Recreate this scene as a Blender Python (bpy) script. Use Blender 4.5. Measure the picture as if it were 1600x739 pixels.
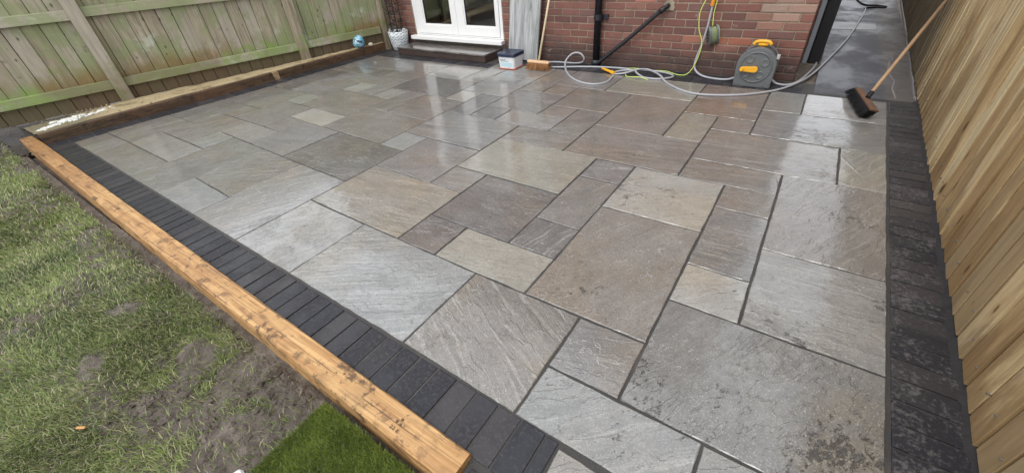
import bpy, bmesh, math, random
import numpy as np
from mathutils import Vector, Matrix

random.seed(7)
rng = np.random.default_rng(7)
for o in list(bpy.data.objects):
    bpy.data.objects.remove(o)
scene = bpy.context.scene
COL = scene.collection
R = math.radians

# ------------------------------------------------------------------ camera
cd = bpy.data.cameras.new('camera')
cd.sensor_fit = 'HORIZONTAL'; cd.sensor_width = 36.0
cd.lens = 632.86 / 1600 * 36.0
cd.clip_start = 0.02; cd.clip_end = 500
cam = bpy.data.objects.new('camera', cd); COL.objects.link(cam)
_R = ((0.82758534, 0.55725158, -0.06762539), (0.28857689, -0.5256842, -0.80023715), (-0.48148301, 0.64274941, -0.59585846))
cam.matrix_world = Matrix(((_R[0][0], -_R[1][0], -_R[2][0], 0.2179),
                           (_R[0][1], -_R[1][1], -_R[2][1], -1.1287),
                           (_R[0][2], -_R[1][2], -_R[2][2], 1.3608),
                           (0, 0, 0, 1)))
scene.camera = cam

# ------------------------------------------------------------------ world, sun, exposure
SUN_EL, SUN_AZ = R(58), R(178)            # azimuth clockwise from +Y: behind the camera
world = bpy.data.worlds.new('World'); scene.world = world; world.use_nodes = True
wn = world.node_tree; wn.nodes.clear()
sky = wn.nodes.new('ShaderNodeTexSky'); sky.sky_type = 'NISHITA'; sky.sun_disc = False
sky.sun_elevation = SUN_EL; sky.sun_rotation = SUN_AZ
sky.air_density = 1.0; sky.dust_density = 4.0; sky.ozone_density = 1.0
hs = wn.nodes.new('ShaderNodeHueSaturation'); hs.inputs['Saturation'].default_value = 0.30
bg = wn.nodes.new('ShaderNodeBackground'); bg.inputs['Strength'].default_value = 0.15
wo = wn.nodes.new('ShaderNodeOutputWorld')
cl = wn.nodes.new('ShaderNodeMix'); cl.data_type = 'RGBA'; cl.inputs[0].default_value = 0.72      # an even sheet of bright cloud
cl.inputs[7].default_value = (6.7, 6.92, 7.3, 1)
wn.links.new(sky.outputs[0], hs.inputs['Color']); wn.links.new(hs.outputs[0], cl.inputs[6]); wn.links.new(cl.outputs[2], bg.inputs[0]); wn.links.new(bg.outputs[0], wo.inputs[0])
sd = bpy.data.lights.new('sun', 'SUN'); sd.energy = 0.6; sd.angle = R(25); sd.color = (1.0, 0.96, 0.9)
sun = bpy.data.objects.new('sun', sd); COL.objects.link(sun)
sv = Vector((math.sin(SUN_AZ) * math.cos(SUN_EL), math.cos(SUN_AZ) * math.cos(SUN_EL), math.sin(SUN_EL)))
sun.rotation_euler = sv.to_track_quat('Z', 'Y').to_euler(); sun.location = (0, 0, 12)
vs = scene.view_settings
vs.view_transform = 'Standard'; vs.look = 'None'; vs.exposure = 0.80; vs.gamma = 1.0; vs.use_curve_mapping = False

# ------------------------------------------------------------------ helpers
class G:
    """small node-graph helper"""
    def __init__(s, name):
        s.m = bpy.data.materials.new(name); s.m.use_nodes = True
        s.nt = s.m.node_tree; s.nt.nodes.clear()
        s.out = s.nt.nodes.new('ShaderNodeOutputMaterial')
    def set(s, n, k, v):
        i = n.inputs[k]
        if isinstance(v, bpy.types.NodeSocket): s.nt.links.new(v, i)
        elif isinstance(v, (tuple, list)) and i.type == 'RGBA' and len(v) == 3: i.default_value = (*v, 1)
        else: i.default_value = v
    def n(s, t, ins=None, **props):
        n = s.nt.nodes.new('ShaderNode' + t)
        for k, v in props.items(): setattr(n, k, v)
        for k, v in (ins or {}).items(): s.set(n, k, v)
        return n
    def math(s, op, a, b=0.0, c=0.0, clamp=False):
        n = s.n('Math', operation=op, use_clamp=clamp)
        s.set(n, 0, a); s.set(n, 1, b); s.set(n, 2, c)
        return n.outputs[0]
    def noise(s, vec, scale, detail=4.0, rough=0.5, dist=0.0, w=None):
        n = s.n('TexNoise', {'Scale': scale, 'Detail': detail, 'Roughness': rough, 'Distortion': dist})
        if w is not None: n.noise_dimensions = '4D'; s.set(n, 'W', w)
        if vec is not None: s.set(n, 'Vector', vec)
        return n.outputs[0]
    def ramp(s, f, lo, hi, a=0.0, b=1.0):
        n = s.n('MapRange', {'Value': f, 'From Min': lo, 'From Max': hi, 'To Min': a, 'To Max': b})
        n.interpolation_type = 'SMOOTHSTEP'; return n.outputs[0]
    def mix(s, f, a, b, blend='MIX'):
        n = s.n('Mix', data_type='RGBA', blend_type=blend)
        s.set(n, 0, f); s.set(n, 6, a); s.set(n, 7, b); return n.outputs[2]
    def scale(s, v, sc):
        n = s.n('Mapping', {'Vector': v, 'Scale': sc}); return n.outputs[0]
    def objco(s): return s.n('TexCoord').outputs['Object']
    def pos(s): return s.n('NewGeometry').outputs['Position']
    def attr(s, name, out='Vector'): return s.n('Attribute', attribute_name=name).outputs[out]
    def info(s): return s.n('ObjectInfo')
    def bump(s, h, strength=0.5, dist=0.01, normal=None):
        d = {'Height': h, 'Strength': strength, 'Distance': dist}
        if normal is not None: d['Normal'] = normal
        return s.n('Bump', d).outputs[0]
    def bsdf(s, **k):
        n = s.n('BsdfPrincipled')
        for a, v in k.items(): s.set(n, a.replace('_', ' '), v)
        s.nt.links.new(n.outputs[0], s.out.inputs[0]); return n

def simple(name, col, rough=0.5, metallic=0.0, nscale=40, var=0.15, bump=0.0, spec=0.5):
    g = G(name); co = g.objco()
    f = g.noise(co, nscale, 4, 0.6)
    f2 = g.noise(co, nscale * 0.13, 3, 0.6)
    c = g.mix(f, [x * (1 - var) for x in col], [min(1, x * (1 + var)) for x in col])
    c = g.mix(g.ramp(f2, 0.5, 0.75, 0, var * 1.6), c, [x * 0.55 for x in col])
    b = g.bsdf(Base_Color=c, Roughness=g.math('ADD', g.math('MULTIPLY', f2, 0.3), rough - 0.15, clamp=True), Metallic=metallic)
    g.set(b, 'Specular IOR Level', spec)
    if bump: g.set(b, 'Normal', g.bump(f, bump, 0.004))
    return g.m

class MB:
    """collects shapes into one mesh"""
    def __init__(s): s.v = []; s.f = []
    def add(s, v, f):
        k = len(s.v); s.v += [tuple(p) for p in v]; s.f += [tuple(i + k for i in q) for q in f]; return s
    def hexa(s, p):                       # bottom 4 (ccw from above), top 4
        return s.add(p, [(3, 2, 1, 0), (4, 5, 6, 7), (0, 1, 5, 4), (1, 2, 6, 5), (2, 3, 7, 6), (3, 0, 4, 7)])
    def box(s, x0, x1, y0, y1, z0, z1):
        return s.hexa([(x0, y0, z0), (x1, y0, z0), (x1, y1, z0), (x0, y1, z0), (x0, y0, z1), (x1, y0, z1), (x1, y1, z1), (x0, y1, z1)])
    def prism(s, poly, axis, a, b):       # poly 2D extruded along axis from a to b
        def P(u, v, w): return {'x': (w, u, v), 'y': (u, w, v), 'z': (u, v, w)}[axis]
        n = len(poly)
        v = [P(u, w, a) for u, w in poly] + [P(u, w, b) for u, w in poly]
        f = [tuple(range(n)), tuple(range(2 * n - 1, n - 1, -1))] + [(i, n + i, n + (i + 1) % n, (i + 1) % n) for i in range(n)]
        return s.add(v, f)
    def tube(s, path, r, n=8, cap=True, r2=None):
        path = [Vector(p) for p in path]; m = len(path); v = []; f = []
        up = Vector((0.13, 0.21, 1)).normalized(); prev = None
        for i, p in enumerate(path):
            t = (path[min(i + 1, m - 1)] - path[max(i - 1, 0)]).normalized()
            if prev is None:
                a = t.cross(up)
                if a.length < 0.05: a = t.cross(Vector((1, 0, 0)))
            else: a = prev - t * prev.dot(t)
            a.normalize(); prev = a; b = t.cross(a)
            rr = r if r2 is None else r + (r2 - r) * i / (m - 1)
            for k in range(n):
                w = 2 * math.pi * k / n; v.append(p + (a * math.cos(w) + b * math.sin(w)) * rr)
        for i in range(m - 1):
            for k in range(n):
                f.append((i * n + k, i * n + (k + 1) % n, (i + 1) * n + (k + 1) % n, (i + 1) * n + k))
        if cap: f += [tuple(range(n - 1, -1, -1)), tuple((m - 1) * n + k for k in range(n))]
        return s.add(v, f)
    def lathe(s, prof, c=(0, 0, 0), n=24):
        v = []; f = []
        for r, z in prof:
            for k in range(n):
                w = 2 * math.pi * k / n; v.append((c[0] + r * math.cos(w), c[1] + r * math.sin(w), c[2] + z))
        for i in range(len(prof) - 1):
            for k in range(n):
                f.append((i * n + k, i * n + (k + 1) % n, (i + 1) * n + (k + 1) % n, (i + 1) * n + k))
        f += [tuple(range(n - 1, -1, -1)), tuple((len(prof) - 1) * n + k for k in range(n))]
        return s.add(v, f)
    def mesh(s, name, bevel=0.0, seg=2):
        me = bpy.data.meshes.new(name); me.from_pydata(s.v, [], s.f); me.validate()
        bm = bmesh.new(); bm.from_mesh(me)
        bmesh.ops.recalc_face_normals(bm, faces=bm.faces)
        if bevel:
            bmesh.ops.bevel(bm, geom=[e for e in bm.edges if len(e.link_faces) == 2 and e.calc_face_angle(0) > 0.5], offset=bevel, segments=seg, affect='EDGES', profile=0.6)
        bm.to_mesh(me); bm.free(); return me
    def build(s, name, m, parent=None, bevel=0.0, seg=2, smooth=False, loc=None):
        me = s.mesh(name, bevel, seg)
        return link(name, me, m, parent, smooth, loc)

def link(name, me, m, parent=None, smooth=False, loc=None):
    if m is not None and not me.materials: me.materials.append(m)
    if smooth: me.polygons.foreach_set('use_smooth', [True] * len(me.polygons))
    o = bpy.data.objects.new(name, me); COL.objects.link(o)
    if parent: o.parent = parent
    if loc: o.location = loc
    return o

def copy_of(o, parent, loc=None, rot=None, color=None):
    c = o.copy(); COL.objects.link(c); c.parent = parent
    if loc is not None: c.location = loc
    if rot is not None: c.rotation_euler = rot
    if color is not None: c.color = color
    return c

def thing(name, label, cat, loc=(0, 0, 0), rz=0.0, group=None):
    o = bpy.data.objects.new(name, None); o.empty_display_size = 0.1; COL.objects.link(o)
    o.location = loc; o.rotation_euler = (0, 0, rz)
    return tag(o, label, cat, group)
def tag(o, label, cat, group=None):
    o['label'] = label; o['category'] = cat
    if group: o['group'] = group
    return o
def struct(o, kind='structure'): o['kind'] = kind; return o

def spline(pts, sub=8):
    P = [Vector(p) for p in pts]; P = [P[0] * 2 - P[1]] + P + [P[-1] * 2 - P[-2]]; out = []
    for i in range(1, len(P) - 2):
        a, b, c, d = P[i - 1:i + 3]
        for k in range(sub):
            t = k / sub
            out.append(0.5 * (2 * b + (c - a) * t + (2 * a - 5 * b + 4 * c - d) * t * t + (3 * b - a - 3 * c + d) * t ** 3))
    return out + [P[-2]]

def vnoise(x, y, seed=0):
    """value noise on numpy arrays, 0..1"""
    xi = np.floor(x).astype(np.int64); yi = np.floor(y).astype(np.int64)
    fx = x - xi; fy = y - yi; fx = fx * fx * (3 - 2 * fx); fy = fy * fy * (3 - 2 * fy)
    def h(a, b):
        n = (a * 374761393 + b * 668265263 + seed * 974634777) & 0x7fffffff
        n = ((n ^ (n >> 13)) * 1274126177) & 0x7fffffff
        return ((n ^ (n >> 16)) & 0xffff) / 65535.0
    return (h(xi, yi) * (1 - fx) + h(xi + 1, yi) * fx) * (1 - fy) + (h(xi, yi + 1) * (1 - fx) + h(xi + 1, yi + 1) * fx) * fy
def fbm(x, y, oct=4, seed=0):
    s = 0; a = 0.5; t = 0
    for k in range(oct): s = s + a * vnoise(x * 2 ** k, y * 2 ** k, seed + k); t += a; a *= 0.5
    return s / t

# ------------------------------------------------------------------ materials
def slab_material():
    g = G('riven_sandstone')
    p = g.attr('gpos'); inf = g.info(); w = g.pos()
    tint = inf.outputs['Color']; spk = inf.outputs['Alpha']; rnd = inf.outputs['Random']
    warp = g.n('VectorMath', {0: p, 1: g.n('VectorMath', {0: g.n('TexNoise', {'Vector': p, 'Scale': 1.7, 'Detail': 3.0}).outputs[1], 'Scale': 0.16}, operation='SCALE').outputs[0]}, operation='ADD').outputs[0]
    band = g.noise(g.scale(warp, (0.9, 7.5, 1)), 1.9, 6, 0.62)
    band2 = g.noise(g.scale(warp, (0.9, 19, 1)), 2.3, 7, 0.70)
    blot = g.noise(p, 1.7, 5, 0.6); blot2 = g.noise(p, 6.5, 5, 0.65)
    fine = g.noise(p, 150, 3, 0.65); mid = g.noise(p, 38, 5, 0.7)
    stre = g.ramp(g.math('FRACT', g.math('MULTIPLY', rnd, 17.3)), 0.15, 0.85, 0.25, 1.0)     # how streaky this stone is
    dk = g.mix(1.0, tint, (0.60, 0.60, 0.61), 'MULTIPLY'); lt = g.mix(0.42, tint, (0.62, 0.615, 0.60))
    c = g.mix(g.ramp(blot2, 0.30, 0.70), g.mix(1.0, tint, (0.84, 0.84, 0.85), 'MULTIPLY'), g.mix(0.10, tint, (0.6, 0.59, 0.57)))
    c = g.mix(g.math('MULTIPLY', g.ramp(band, 0.46, 0.70), g.math('MULTIPLY', stre, 0.75)), c, dk)
    c = g.mix(g.math('MULTIPLY', g.ramp(band2, 0.51, 0.66), g.math('MULTIPLY', stre, 0.85)), c, lt)  # pale streaks: stone banding, plus sky glints on ridges put into the colour
    c = g.mix(g.ramp(blot, 0.46, 0.66, 0, 0.75), c, g.mix(1.0, c, (1.03, 0.90, 0.72), 'MULTIPLY'))
    c = g.mix(g.ramp(mid, 0.42, 0.66, 0.0, 0.45), c, dk)
    rust = g.math('MULTIPLY', g.ramp(g.noise(g.scale(p, (1.3, 2.6, 1)), 2.1, 5, 0.6), 0.645, 0.79), 0.5)
    c = g.mix(rust, c, (0.17, 0.105, 0.055))
    # terraces of the riven face
    hn = g.noise(g.scale(warp, (1.2, 3.4, 1)), 2.2, 6, 0.56)
    st = g.math('MULTIPLY', hn, 9.0)
    fr = g.math('FRACT', st); fl = g.math('FLOOR', st)
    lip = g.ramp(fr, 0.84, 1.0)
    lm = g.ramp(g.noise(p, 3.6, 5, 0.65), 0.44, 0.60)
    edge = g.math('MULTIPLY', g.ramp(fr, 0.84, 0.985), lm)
    c = g.mix(g.math('MULTIPLY', edge, 0.42), c, (0.54, 0.535, 0.51))  # pale worn ridge lines, with their highlight painted in
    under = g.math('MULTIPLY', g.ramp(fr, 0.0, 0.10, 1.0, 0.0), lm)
    c = g.mix(g.math('MULTIPLY', under, 0.45), c, (0.07, 0.066, 0.062))  # shade at the foot of each lip painted in
    # pits and the dark speckle left by slurry
    spn = g.noise(g.scale(p, (1.0, 1.5, 1)), 27, 9, 0.80, 0.3); spm = g.noise(w, 2.3, 5, 0.65)
    pat = g.ramp(g.math('ADD', spm, g.math('MULTIPLY', spk, 0.22)), 0.52, 0.86)
    spot = g.ramp(g.math('ADD', spn, g.math('MULTIPLY', pat, 0.22)), 0.66, 0.74)
    c = g.mix(g.math('MULTIPLY', spot, 0.78), c, (0.05, 0.048, 0.05))
    c = g.mix(g.ramp(fine, 0.36, 0.70, 0.0, 0.55), c, dk)
    c = g.mix(g.math('MULTIPLY', g.ramp(g.noise(p, 210, 2), 0.58, 0.68), 0.35), c, (0.55, 0.54, 0.52))
    # standing film of water
    wv = g.math('ADD', g.noise(w, 0.8, 4, 0.6), g.math('MULTIPLY', g.math('SUBTRACT', hn, 0.5), -0.25))
    wv = g.math('ADD', wv, g.math('ADD', g.math('MULTIPLY', g.math('SUBTRACT', blot2, 0.5), 0.30), g.math('MULTIPLY', g.math('SUBTRACT', mid, 0.5), -0.42)))
    wet = g.ramp(wv, 0.31, 0.47)
    wetd = g.math('MULTIPLY', g.math('ADD', g.math('MULTIPLY', wet, 0.85), 0.15), g.math('SUBTRACT', 1.0, g.math('MULTIPLY', spot, 0.7)))
    h = g.math('ADD', g.math('MULTIPLY', g.math('ADD', fl, lip), 0.55), g.math('MULTIPLY', g.math('MULTIPLY', band2, stre), 0.9))
    h = g.math('ADD', h, g.math('ADD', g.math('MULTIPLY', fine, 0.15), g.math('MULTIPLY', mid, 0.35))); h = g.math('SUBTRACT', h, g.math('MULTIPLY', spot, 0.5))
    nor = g.bump(h, 0.9, 0.0052)
    hc = g.math('ADD', g.math('MULTIPLY', g.math('ADD', fl, lip), 0.5), g.math('MULTIPLY', mid, 0.45))
    norc = g.bump(hc, 0.45, 0.0018)
    b = g.bsdf(Base_Color=c, Roughness=g.ramp(wet, 0, 1, 0.60, 0.40), Normal=nor)
    g.set(b, 'Coat Weight', wetd)
    g.set(b, 'Coat Roughness', g.ramp(wetd, 0, 1, 0.24, 0.03)); g.set(b, 'Coat IOR', 1.6); g.set(b, 'Coat Normal', norc)
    return g.m

def sett_material():
    g = G('charcoal_sett'); w = g.pos(); r = g.info().outputs['Random']
    f = g.noise(w, 160, 4, 0.7); f2 = g.noise(w, 4.2, 6, 0.7); f3 = g.noise(w, 60, 5, 0.75)
    c = g.mix(f, (0.007, 0.0075, 0.011), (0.028, 0.029, 0.037))
    c = g.mix(g.math('MULTIPLY', g.math('POWER', r, 3.0), 0.55), c, (0.062, 0.055, 0.055))
    c = g.mix(g.math('MULTIPLY', g.ramp(f3, 0.52, 0.66), 0.30), c, (0.075, 0.073, 0.078))
    res = g.ramp(g.math('ADD', g.math('MULTIPLY', f3, 0.75), g.math('MULTIPLY', f2, 0.75)), 0.74, 0.92)
    xr = g.ramp(g.n('SeparateXYZ', {0: w}).outputs[0], 0.55, 0.75)
    c = g.mix(g.math('MULTIPLY', g.math('MULTIPLY', res, 0.62), g.math('ADD', g.math('MULTIPLY', xr, 0.80), 0.20)), c, (0.17, 0.155, 0.15))
    b = g.bsdf(Base_Color=c, Roughness=g.ramp(f2, 0.3, 0.7, 0.36, 0.60), Normal=g.bump(g.math('ADD', f, f3), 0.7, 0.0022))
    g.set(b, 'Specular IOR Level', 0.35); g.set(b, 'Coat Weight', g.ramp(f2, 0.42, 0.6, 0.35, 0.0)); g.set(b, 'Coat Roughness', 0.25)
    return g.m

def joint_material():
    g = G('jointing_mortar'); w = g.pos()
    f = g.noise(w, 240, 3, 0.7); f2 = g.noise(w, 4, 3)
    c = g.mix(f, (0.012, 0.012, 0.012), (0.078, 0.073, 0.068)); c = g.mix(g.math('MULTIPLY', g.ramp(f2, 0.5, 0.7, 0, 0.5), f), c, (0.16, 0.14, 0.12))
    g.bsdf(Base_Color=c, Roughness=0.6, Normal=g.bump(f, 0.8, 0.003)); return g.m

def brick_material():
    g = G('red_brick'); co = g.objco(); inf = g.info(); w = g.pos(); r = inf.outputs['Random']; t = inf.outputs['Color']
    f = g.noise(co, 55, 5, 0.65, w=g.math('MULTIPLY', r, 40)); f2 = g.noise(w, 2.6, 5, 0.6); f3 = g.noise(w, 14, 4, 0.6)
    c = g.mix(f, g.mix(0.35, t, (0.05, 0.02, 0.018)), g.mix(0.18, t, (0.5, 0.25, 0.18)))
    z = g.n('SeparateXYZ', {0: w}).outputs[2]
    damp = g.ramp(g.math('ADD', z, g.math('MULTIPLY', f2, -0.34)), -0.09, 0.13, 0.75, 0.0)
    c = g.mix(damp, c, (0.045, 0.034, 0.03))
    c = g.mix(g.ramp(f2, 0.55, 0.75, 0, 0.45), c, (0.06, 0.035, 0.03))
    c = g.mix(g.ramp(f3, 0.64, 0.74, 0, 0.55), c, (0.36, 0.27, 0.22))
    g.bsdf(Base_Color=c, Roughness=0.72, Normal=g.bump(f, 0.6, 0.004)); return g.m

def brick_wall_material():
    """wall faces beyond the bricks that are built one by one"""
    g = G('brick_wall_face'); w = g.pos()
    sx = g.n('SeparateXYZ', {0: w})
    u = g.math('ADD', sx.outputs[0], sx.outputs[1])
    cv = g.n('CombineXYZ', {0: u, 1: sx.outputs[2], 2: 0.0}).outputs[0]
    bt = g.n('TexBrick', {'Vector': cv, 'Scale': 1.0, 'Mortar Size': 0.005, 'Mortar Smooth': 0.1, 'Brick Width': 0.225, 'Row Height': 0.075,
                          'Color1': (0.17, 0.06, 0.045, 1), 'Color2': (0.26, 0.10, 0.075, 1), 'Mortar': (0.36, 0.30, 0.23, 1)})
    f = g.noise(w, 60, 4, 0.6); f2 = g.noise(w, 1.7, 4, 0.6)
    c = g.mix(g.math('MULTIPLY', f, 0.4), bt.outputs[0], (0.07, 0.035, 0.03)); c = g.mix(g.ramp(f2, 0.5, 0.75, 0, 0.5), c, (0.09, 0.06, 0.05))
    g.bsdf(Base_Color=c, Roughness=0.75, Normal=g.bump(g.math('SUBTRACT', f, g.math('MULTIPLY', bt.outputs[1], 1.0)), 0.6, 0.005)); return g.m

def wall_mortar_material():
    g = G('lime_mortar'); w = g.pos(); f = g.noise(w, 90, 4, 0.6); f2 = g.noise(w, 3, 4, 0.6)
    z = g.n('SeparateXYZ', {0: w}).outputs[2]
    c = g.mix(f, (0.24, 0.20, 0.14), (0.44, 0.37, 0.27))
    c = g.mix(g.ramp(f2, 0.42, 0.7, 0, 0.7), c, (0.15, 0.12, 0.10))
    c = g.mix(g.ramp(g.math('ADD', z, g.math('MULTIPLY', f2, -0.34)), -0.09, 0.13, 0.8, 0.0), c, (0.07, 0.06, 0.055))
    g.bsdf(Base_Color=c, Roughness=0.85, Normal=g.bump(f, 0.6, 0.004)); return g.m

def knots(g, co, wp, sy, sz, lo, hi):
    sx = g.n('SeparateXYZ', {0: co})
    v = g.n('CombineXYZ', {0: g.math('ADD', g.math('MULTIPLY', sx.outputs[1], sy), wp), 1: g.math('ADD', g.math('MULTIPLY', sx.outputs[2], sz), g.math('MULTIPLY', wp, 1.7)), 2: 0.0}).outputs[0]
    vo = g.n('TexVoronoi', {'Vector': v, 'Scale': 1.0}, voronoi_dimensions='2D'); cc = g.n('SeparateColor', {0: vo.outputs['Color']})
    sz_ = g.ramp(cc.outputs[0], 0.30, 1.0, 0.0, 1.0)                      # many cells carry no knot, the rest vary in size
    d = g.math('ADD', g.math('DIVIDE', vo.outputs['Distance'], g.math('ADD', sz_, 0.02)), g.math('MULTIPLY', g.noise(co, 60, 2), hi * 0.5))
    return g.ramp(d, lo * 1.25, hi * 1.25, 1.0, 0.0)

def new_board_material():
    """fresh tanalised feather-edge boards, grain along local Z"""
    g = G('treated_pine_board'); co = g.objco(); inf = g.info(); r = inf.outputs['Random']; wp = g.math('MULTIPLY', r, 60)
    gr = g.noise(g.scale(co, (6, 6, 0.55)), 3.0, 6, 0.6, 0.8, w=wp)
    gr2 = g.noise(g.scale(co, (42, 42, 1.0)), 2.0, 5, 0.65, w=wp)
    bl = g.noise(g.scale(co, (2.5, 2.5, 1.0)), 1.6, 4, 0.6, w=wp)
    w = g.pos(); wl = g.math('ADD', g.noise(g.scale(w, (1, 2.6, 0.55)), 1.7, 6, 0.68), g.math('MULTIPLY', g.math('SUBTRACT', g.math('FRACT', g.math('MULTIPLY', r, 7.7)), 0.5), 0.16))
    r2 = g.math('FRACT', g.math('MULTIPLY', r, 13.7))
    base = g.mix(g.ramp(r2, 0.05, 0.55), (0.72, 0.585, 0.35), (0.60, 0.42, 0.20)); base = g.mix(g.ramp(r2, 0.60, 0.95), base, (0.40, 0.245, 0.10))
    c = g.mix(g.ramp(gr, 0.30, 0.66), g.mix(0.50, base, (0.24, 0.14, 0.06)), g.mix(0.22, base, (0.80, 0.66, 0.40)))
    c = g.mix(g.ramp(gr2, 0.54, 0.66, 0, 0.55), c, (0.22, 0.135, 0.06))
    c = g.mix(g.ramp(bl, 0.52, 0.68, 0, 0.45), c, (0.60, 0.54, 0.38))
    kh = knots(g, co, wp, 5.5, 1.8, 0.08, 0.30); kc = knots(g, co, wp, 5.5, 1.8, 0.035, 0.085)
    c = g.mix(g.math('MULTIPLY', kh, 0.6), c, (0.40, 0.235, 0.09))
    z = g.n('SeparateXYZ', {0: w}).outputs[2]
    soak = g.math('MULTIPLY', g.ramp(g.math('SUBTRACT', wl, g.math('MULTIPLY', z, 0.30)), 0.34, 0.46), 0.72)
    c = g.mix(soak, c, g.mix(gr, (0.12, 0.068, 0.028), (0.36, 0.225, 0.095)))
    c = g.mix(g.ramp(g.noise(w, 3.1, 4, 0.6), 0.63, 0.75, 0, 0.5), c, (0.22, 0.26, 0.12))
    c = g.mix(g.math('MULTIPLY', kc, 0.9), c, (0.085, 0.04, 0.018))
    y = g.n('SeparateXYZ', {0: w}).outputs[1]
    alley_shade = g.ramp(g.math('ADD', y, g.math('MULTIPLY', wl, 1.2)), 4.1, 5.3)  # alley shade painted into the far boards, along with wet darkening
    c = g.mix(g.math('MULTIPLY', alley_shade, 0.8), c, g.mix(gr, (0.07, 0.055, 0.035), (0.17, 0.15, 0.09)))
    b = g.bsdf(Base_Color=c, Roughness=0.62, Normal=g.bump(g.math('ADD', gr, g.math('MULTIPLY', gr2, 0.6)), 0.45, 0.004)); return g.m

def old_board_material(axis='Z', name='weathered_algae_board'):
    g = G(name); co = g.objco(); inf = g.info(); r = inf.outputs['Random']; wp = g.math('MULTIPLY', r, 60)
    s = (13, 13, 0.8) if axis in 'ZP' else (13, 0.8, 13)
    s2 = (55, 55, 1.3) if axis in 'ZP' else (55, 1.3, 55)
    gr = g.noise(g.scale(co, s), 3.0, 6, 0.65, 0.5, w=wp); gr2 = g.noise(g.scale(co, s2), 2.0, 4, 0.6, w=wp)
    w = g.pos(); z = g.n('SeparateXYZ', {0: w}).outputs[2]
    al = g.noise(w, 1.9, 5, 0.65); al2 = g.noise(w, 7, 5, 0.65); ru = g.noise(g.scale(w, (1, 1.2, 1)), 1.15, 3, 0.5)
    c = g.mix(g.ramp(gr, 0.3, 0.7), (0.19, 0.15, 0.10), (0.44, 0.375, 0.275))
    c = g.mix(g.math('MULTIPLY', g.ramp(gr2, 0.5, 0.7), 0.35), c, (0.22, 0.18, 0.13))
    c = g.mix(g.math('MULTIPLY', r, 0.5), c, (0.46, 0.43, 0.375)); c = g.mix(g.ramp(g.math('FRACT', g.math('MULTIPLY', r, 9.1)), 0.6, 1.0, 0, 0.5), c, (0.30, 0.235, 0.16))
    # algae: patchy, and a tide line low on the fence
    tide = g.ramp(g.math('ADD', z, g.math('MULTIPLY', al2, -0.22)), 0.22, 0.42, 0.95, 0.0)
    if axis == 'P': al = g.math('MULTIPLY', al, 0.72)
    alg = g.math('MAXIMUM', g.ramp(g.math('ADD', al, g.math('MULTIPLY', g.math('SUBTRACT', al2, 0.5), 0.35)), 0.40, 0.58, 0.05, 0.75), g.math('MULTIPLY', tide, g.ramp(al, 0.34, 0.52)))
    if axis == 'Y': alg = g.math('MAXIMUM', alg, g.ramp(al2, 0.42, 0.60, 0.10, 0.75))
    c = g.mix(alg, c, g.mix(al2, (0.125, 0.165, 0.05), (0.32, 0.37, 0.185)))
    c = g.mix(g.ramp(g.noise(w, 3.3, 4, 0.6), 0.60, 0.74, 0, 0.6), c, (0.52, 0.57, 0.47))
    c = g.mix(g.math('MULTIPLY', g.math('MULTIPLY', tide, g.ramp(al2, 0.46, 0.60)), 0.7), c, (0.20, 0.29, 0.065))
    # rusty tide of soaked timber
    rs = g.math('MULTIPLY', g.ramp(g.math('ADD', z, g.math('MULTIPLY', al2, -0.34)), 0.14, 0.40, 0.9 if axis == 'Z' else 0.55, 0.0), g.ramp(ru, 0.44, 0.56))
    c = g.mix(rs, c, g.mix(gr, (0.12, 0.068, 0.028), (0.31, 0.19, 0.085)) if axis == 'Z' else g.mix(gr, (0.10, 0.075, 0.045), (0.22, 0.165, 0.10)))
    foot = g.ramp(g.math('ADD', z, g.math('MULTIPLY', al2, -0.08)), 0.17, 0.24, 0.9 if axis == 'Z' else 0.3, 0.0)
    c = g.mix(foot, c, g.mix(gr, (0.05, 0.036, 0.02), (0.17, 0.12, 0.07)))
    if axis == 'Z': c = g.mix(g.math('MULTIPLY', knots(g, co, wp, 6.0, 3.4, 0.035, 0.10), 0.85), c, (0.06, 0.04, 0.025))
    c = g.mix(g.ramp(g.noise(w, 11, 5, 0.7), 0.60, 0.70, 0, 0.5), c, (0.12, 0.10, 0.065))
    g.bsdf(Base_Color=c, Roughness=0.78, Normal=g.bump(g.math('ADD', gr, g.math('MULTIPLY', gr2, 0.6)), 0.5, 0.005)); return g.m

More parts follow.
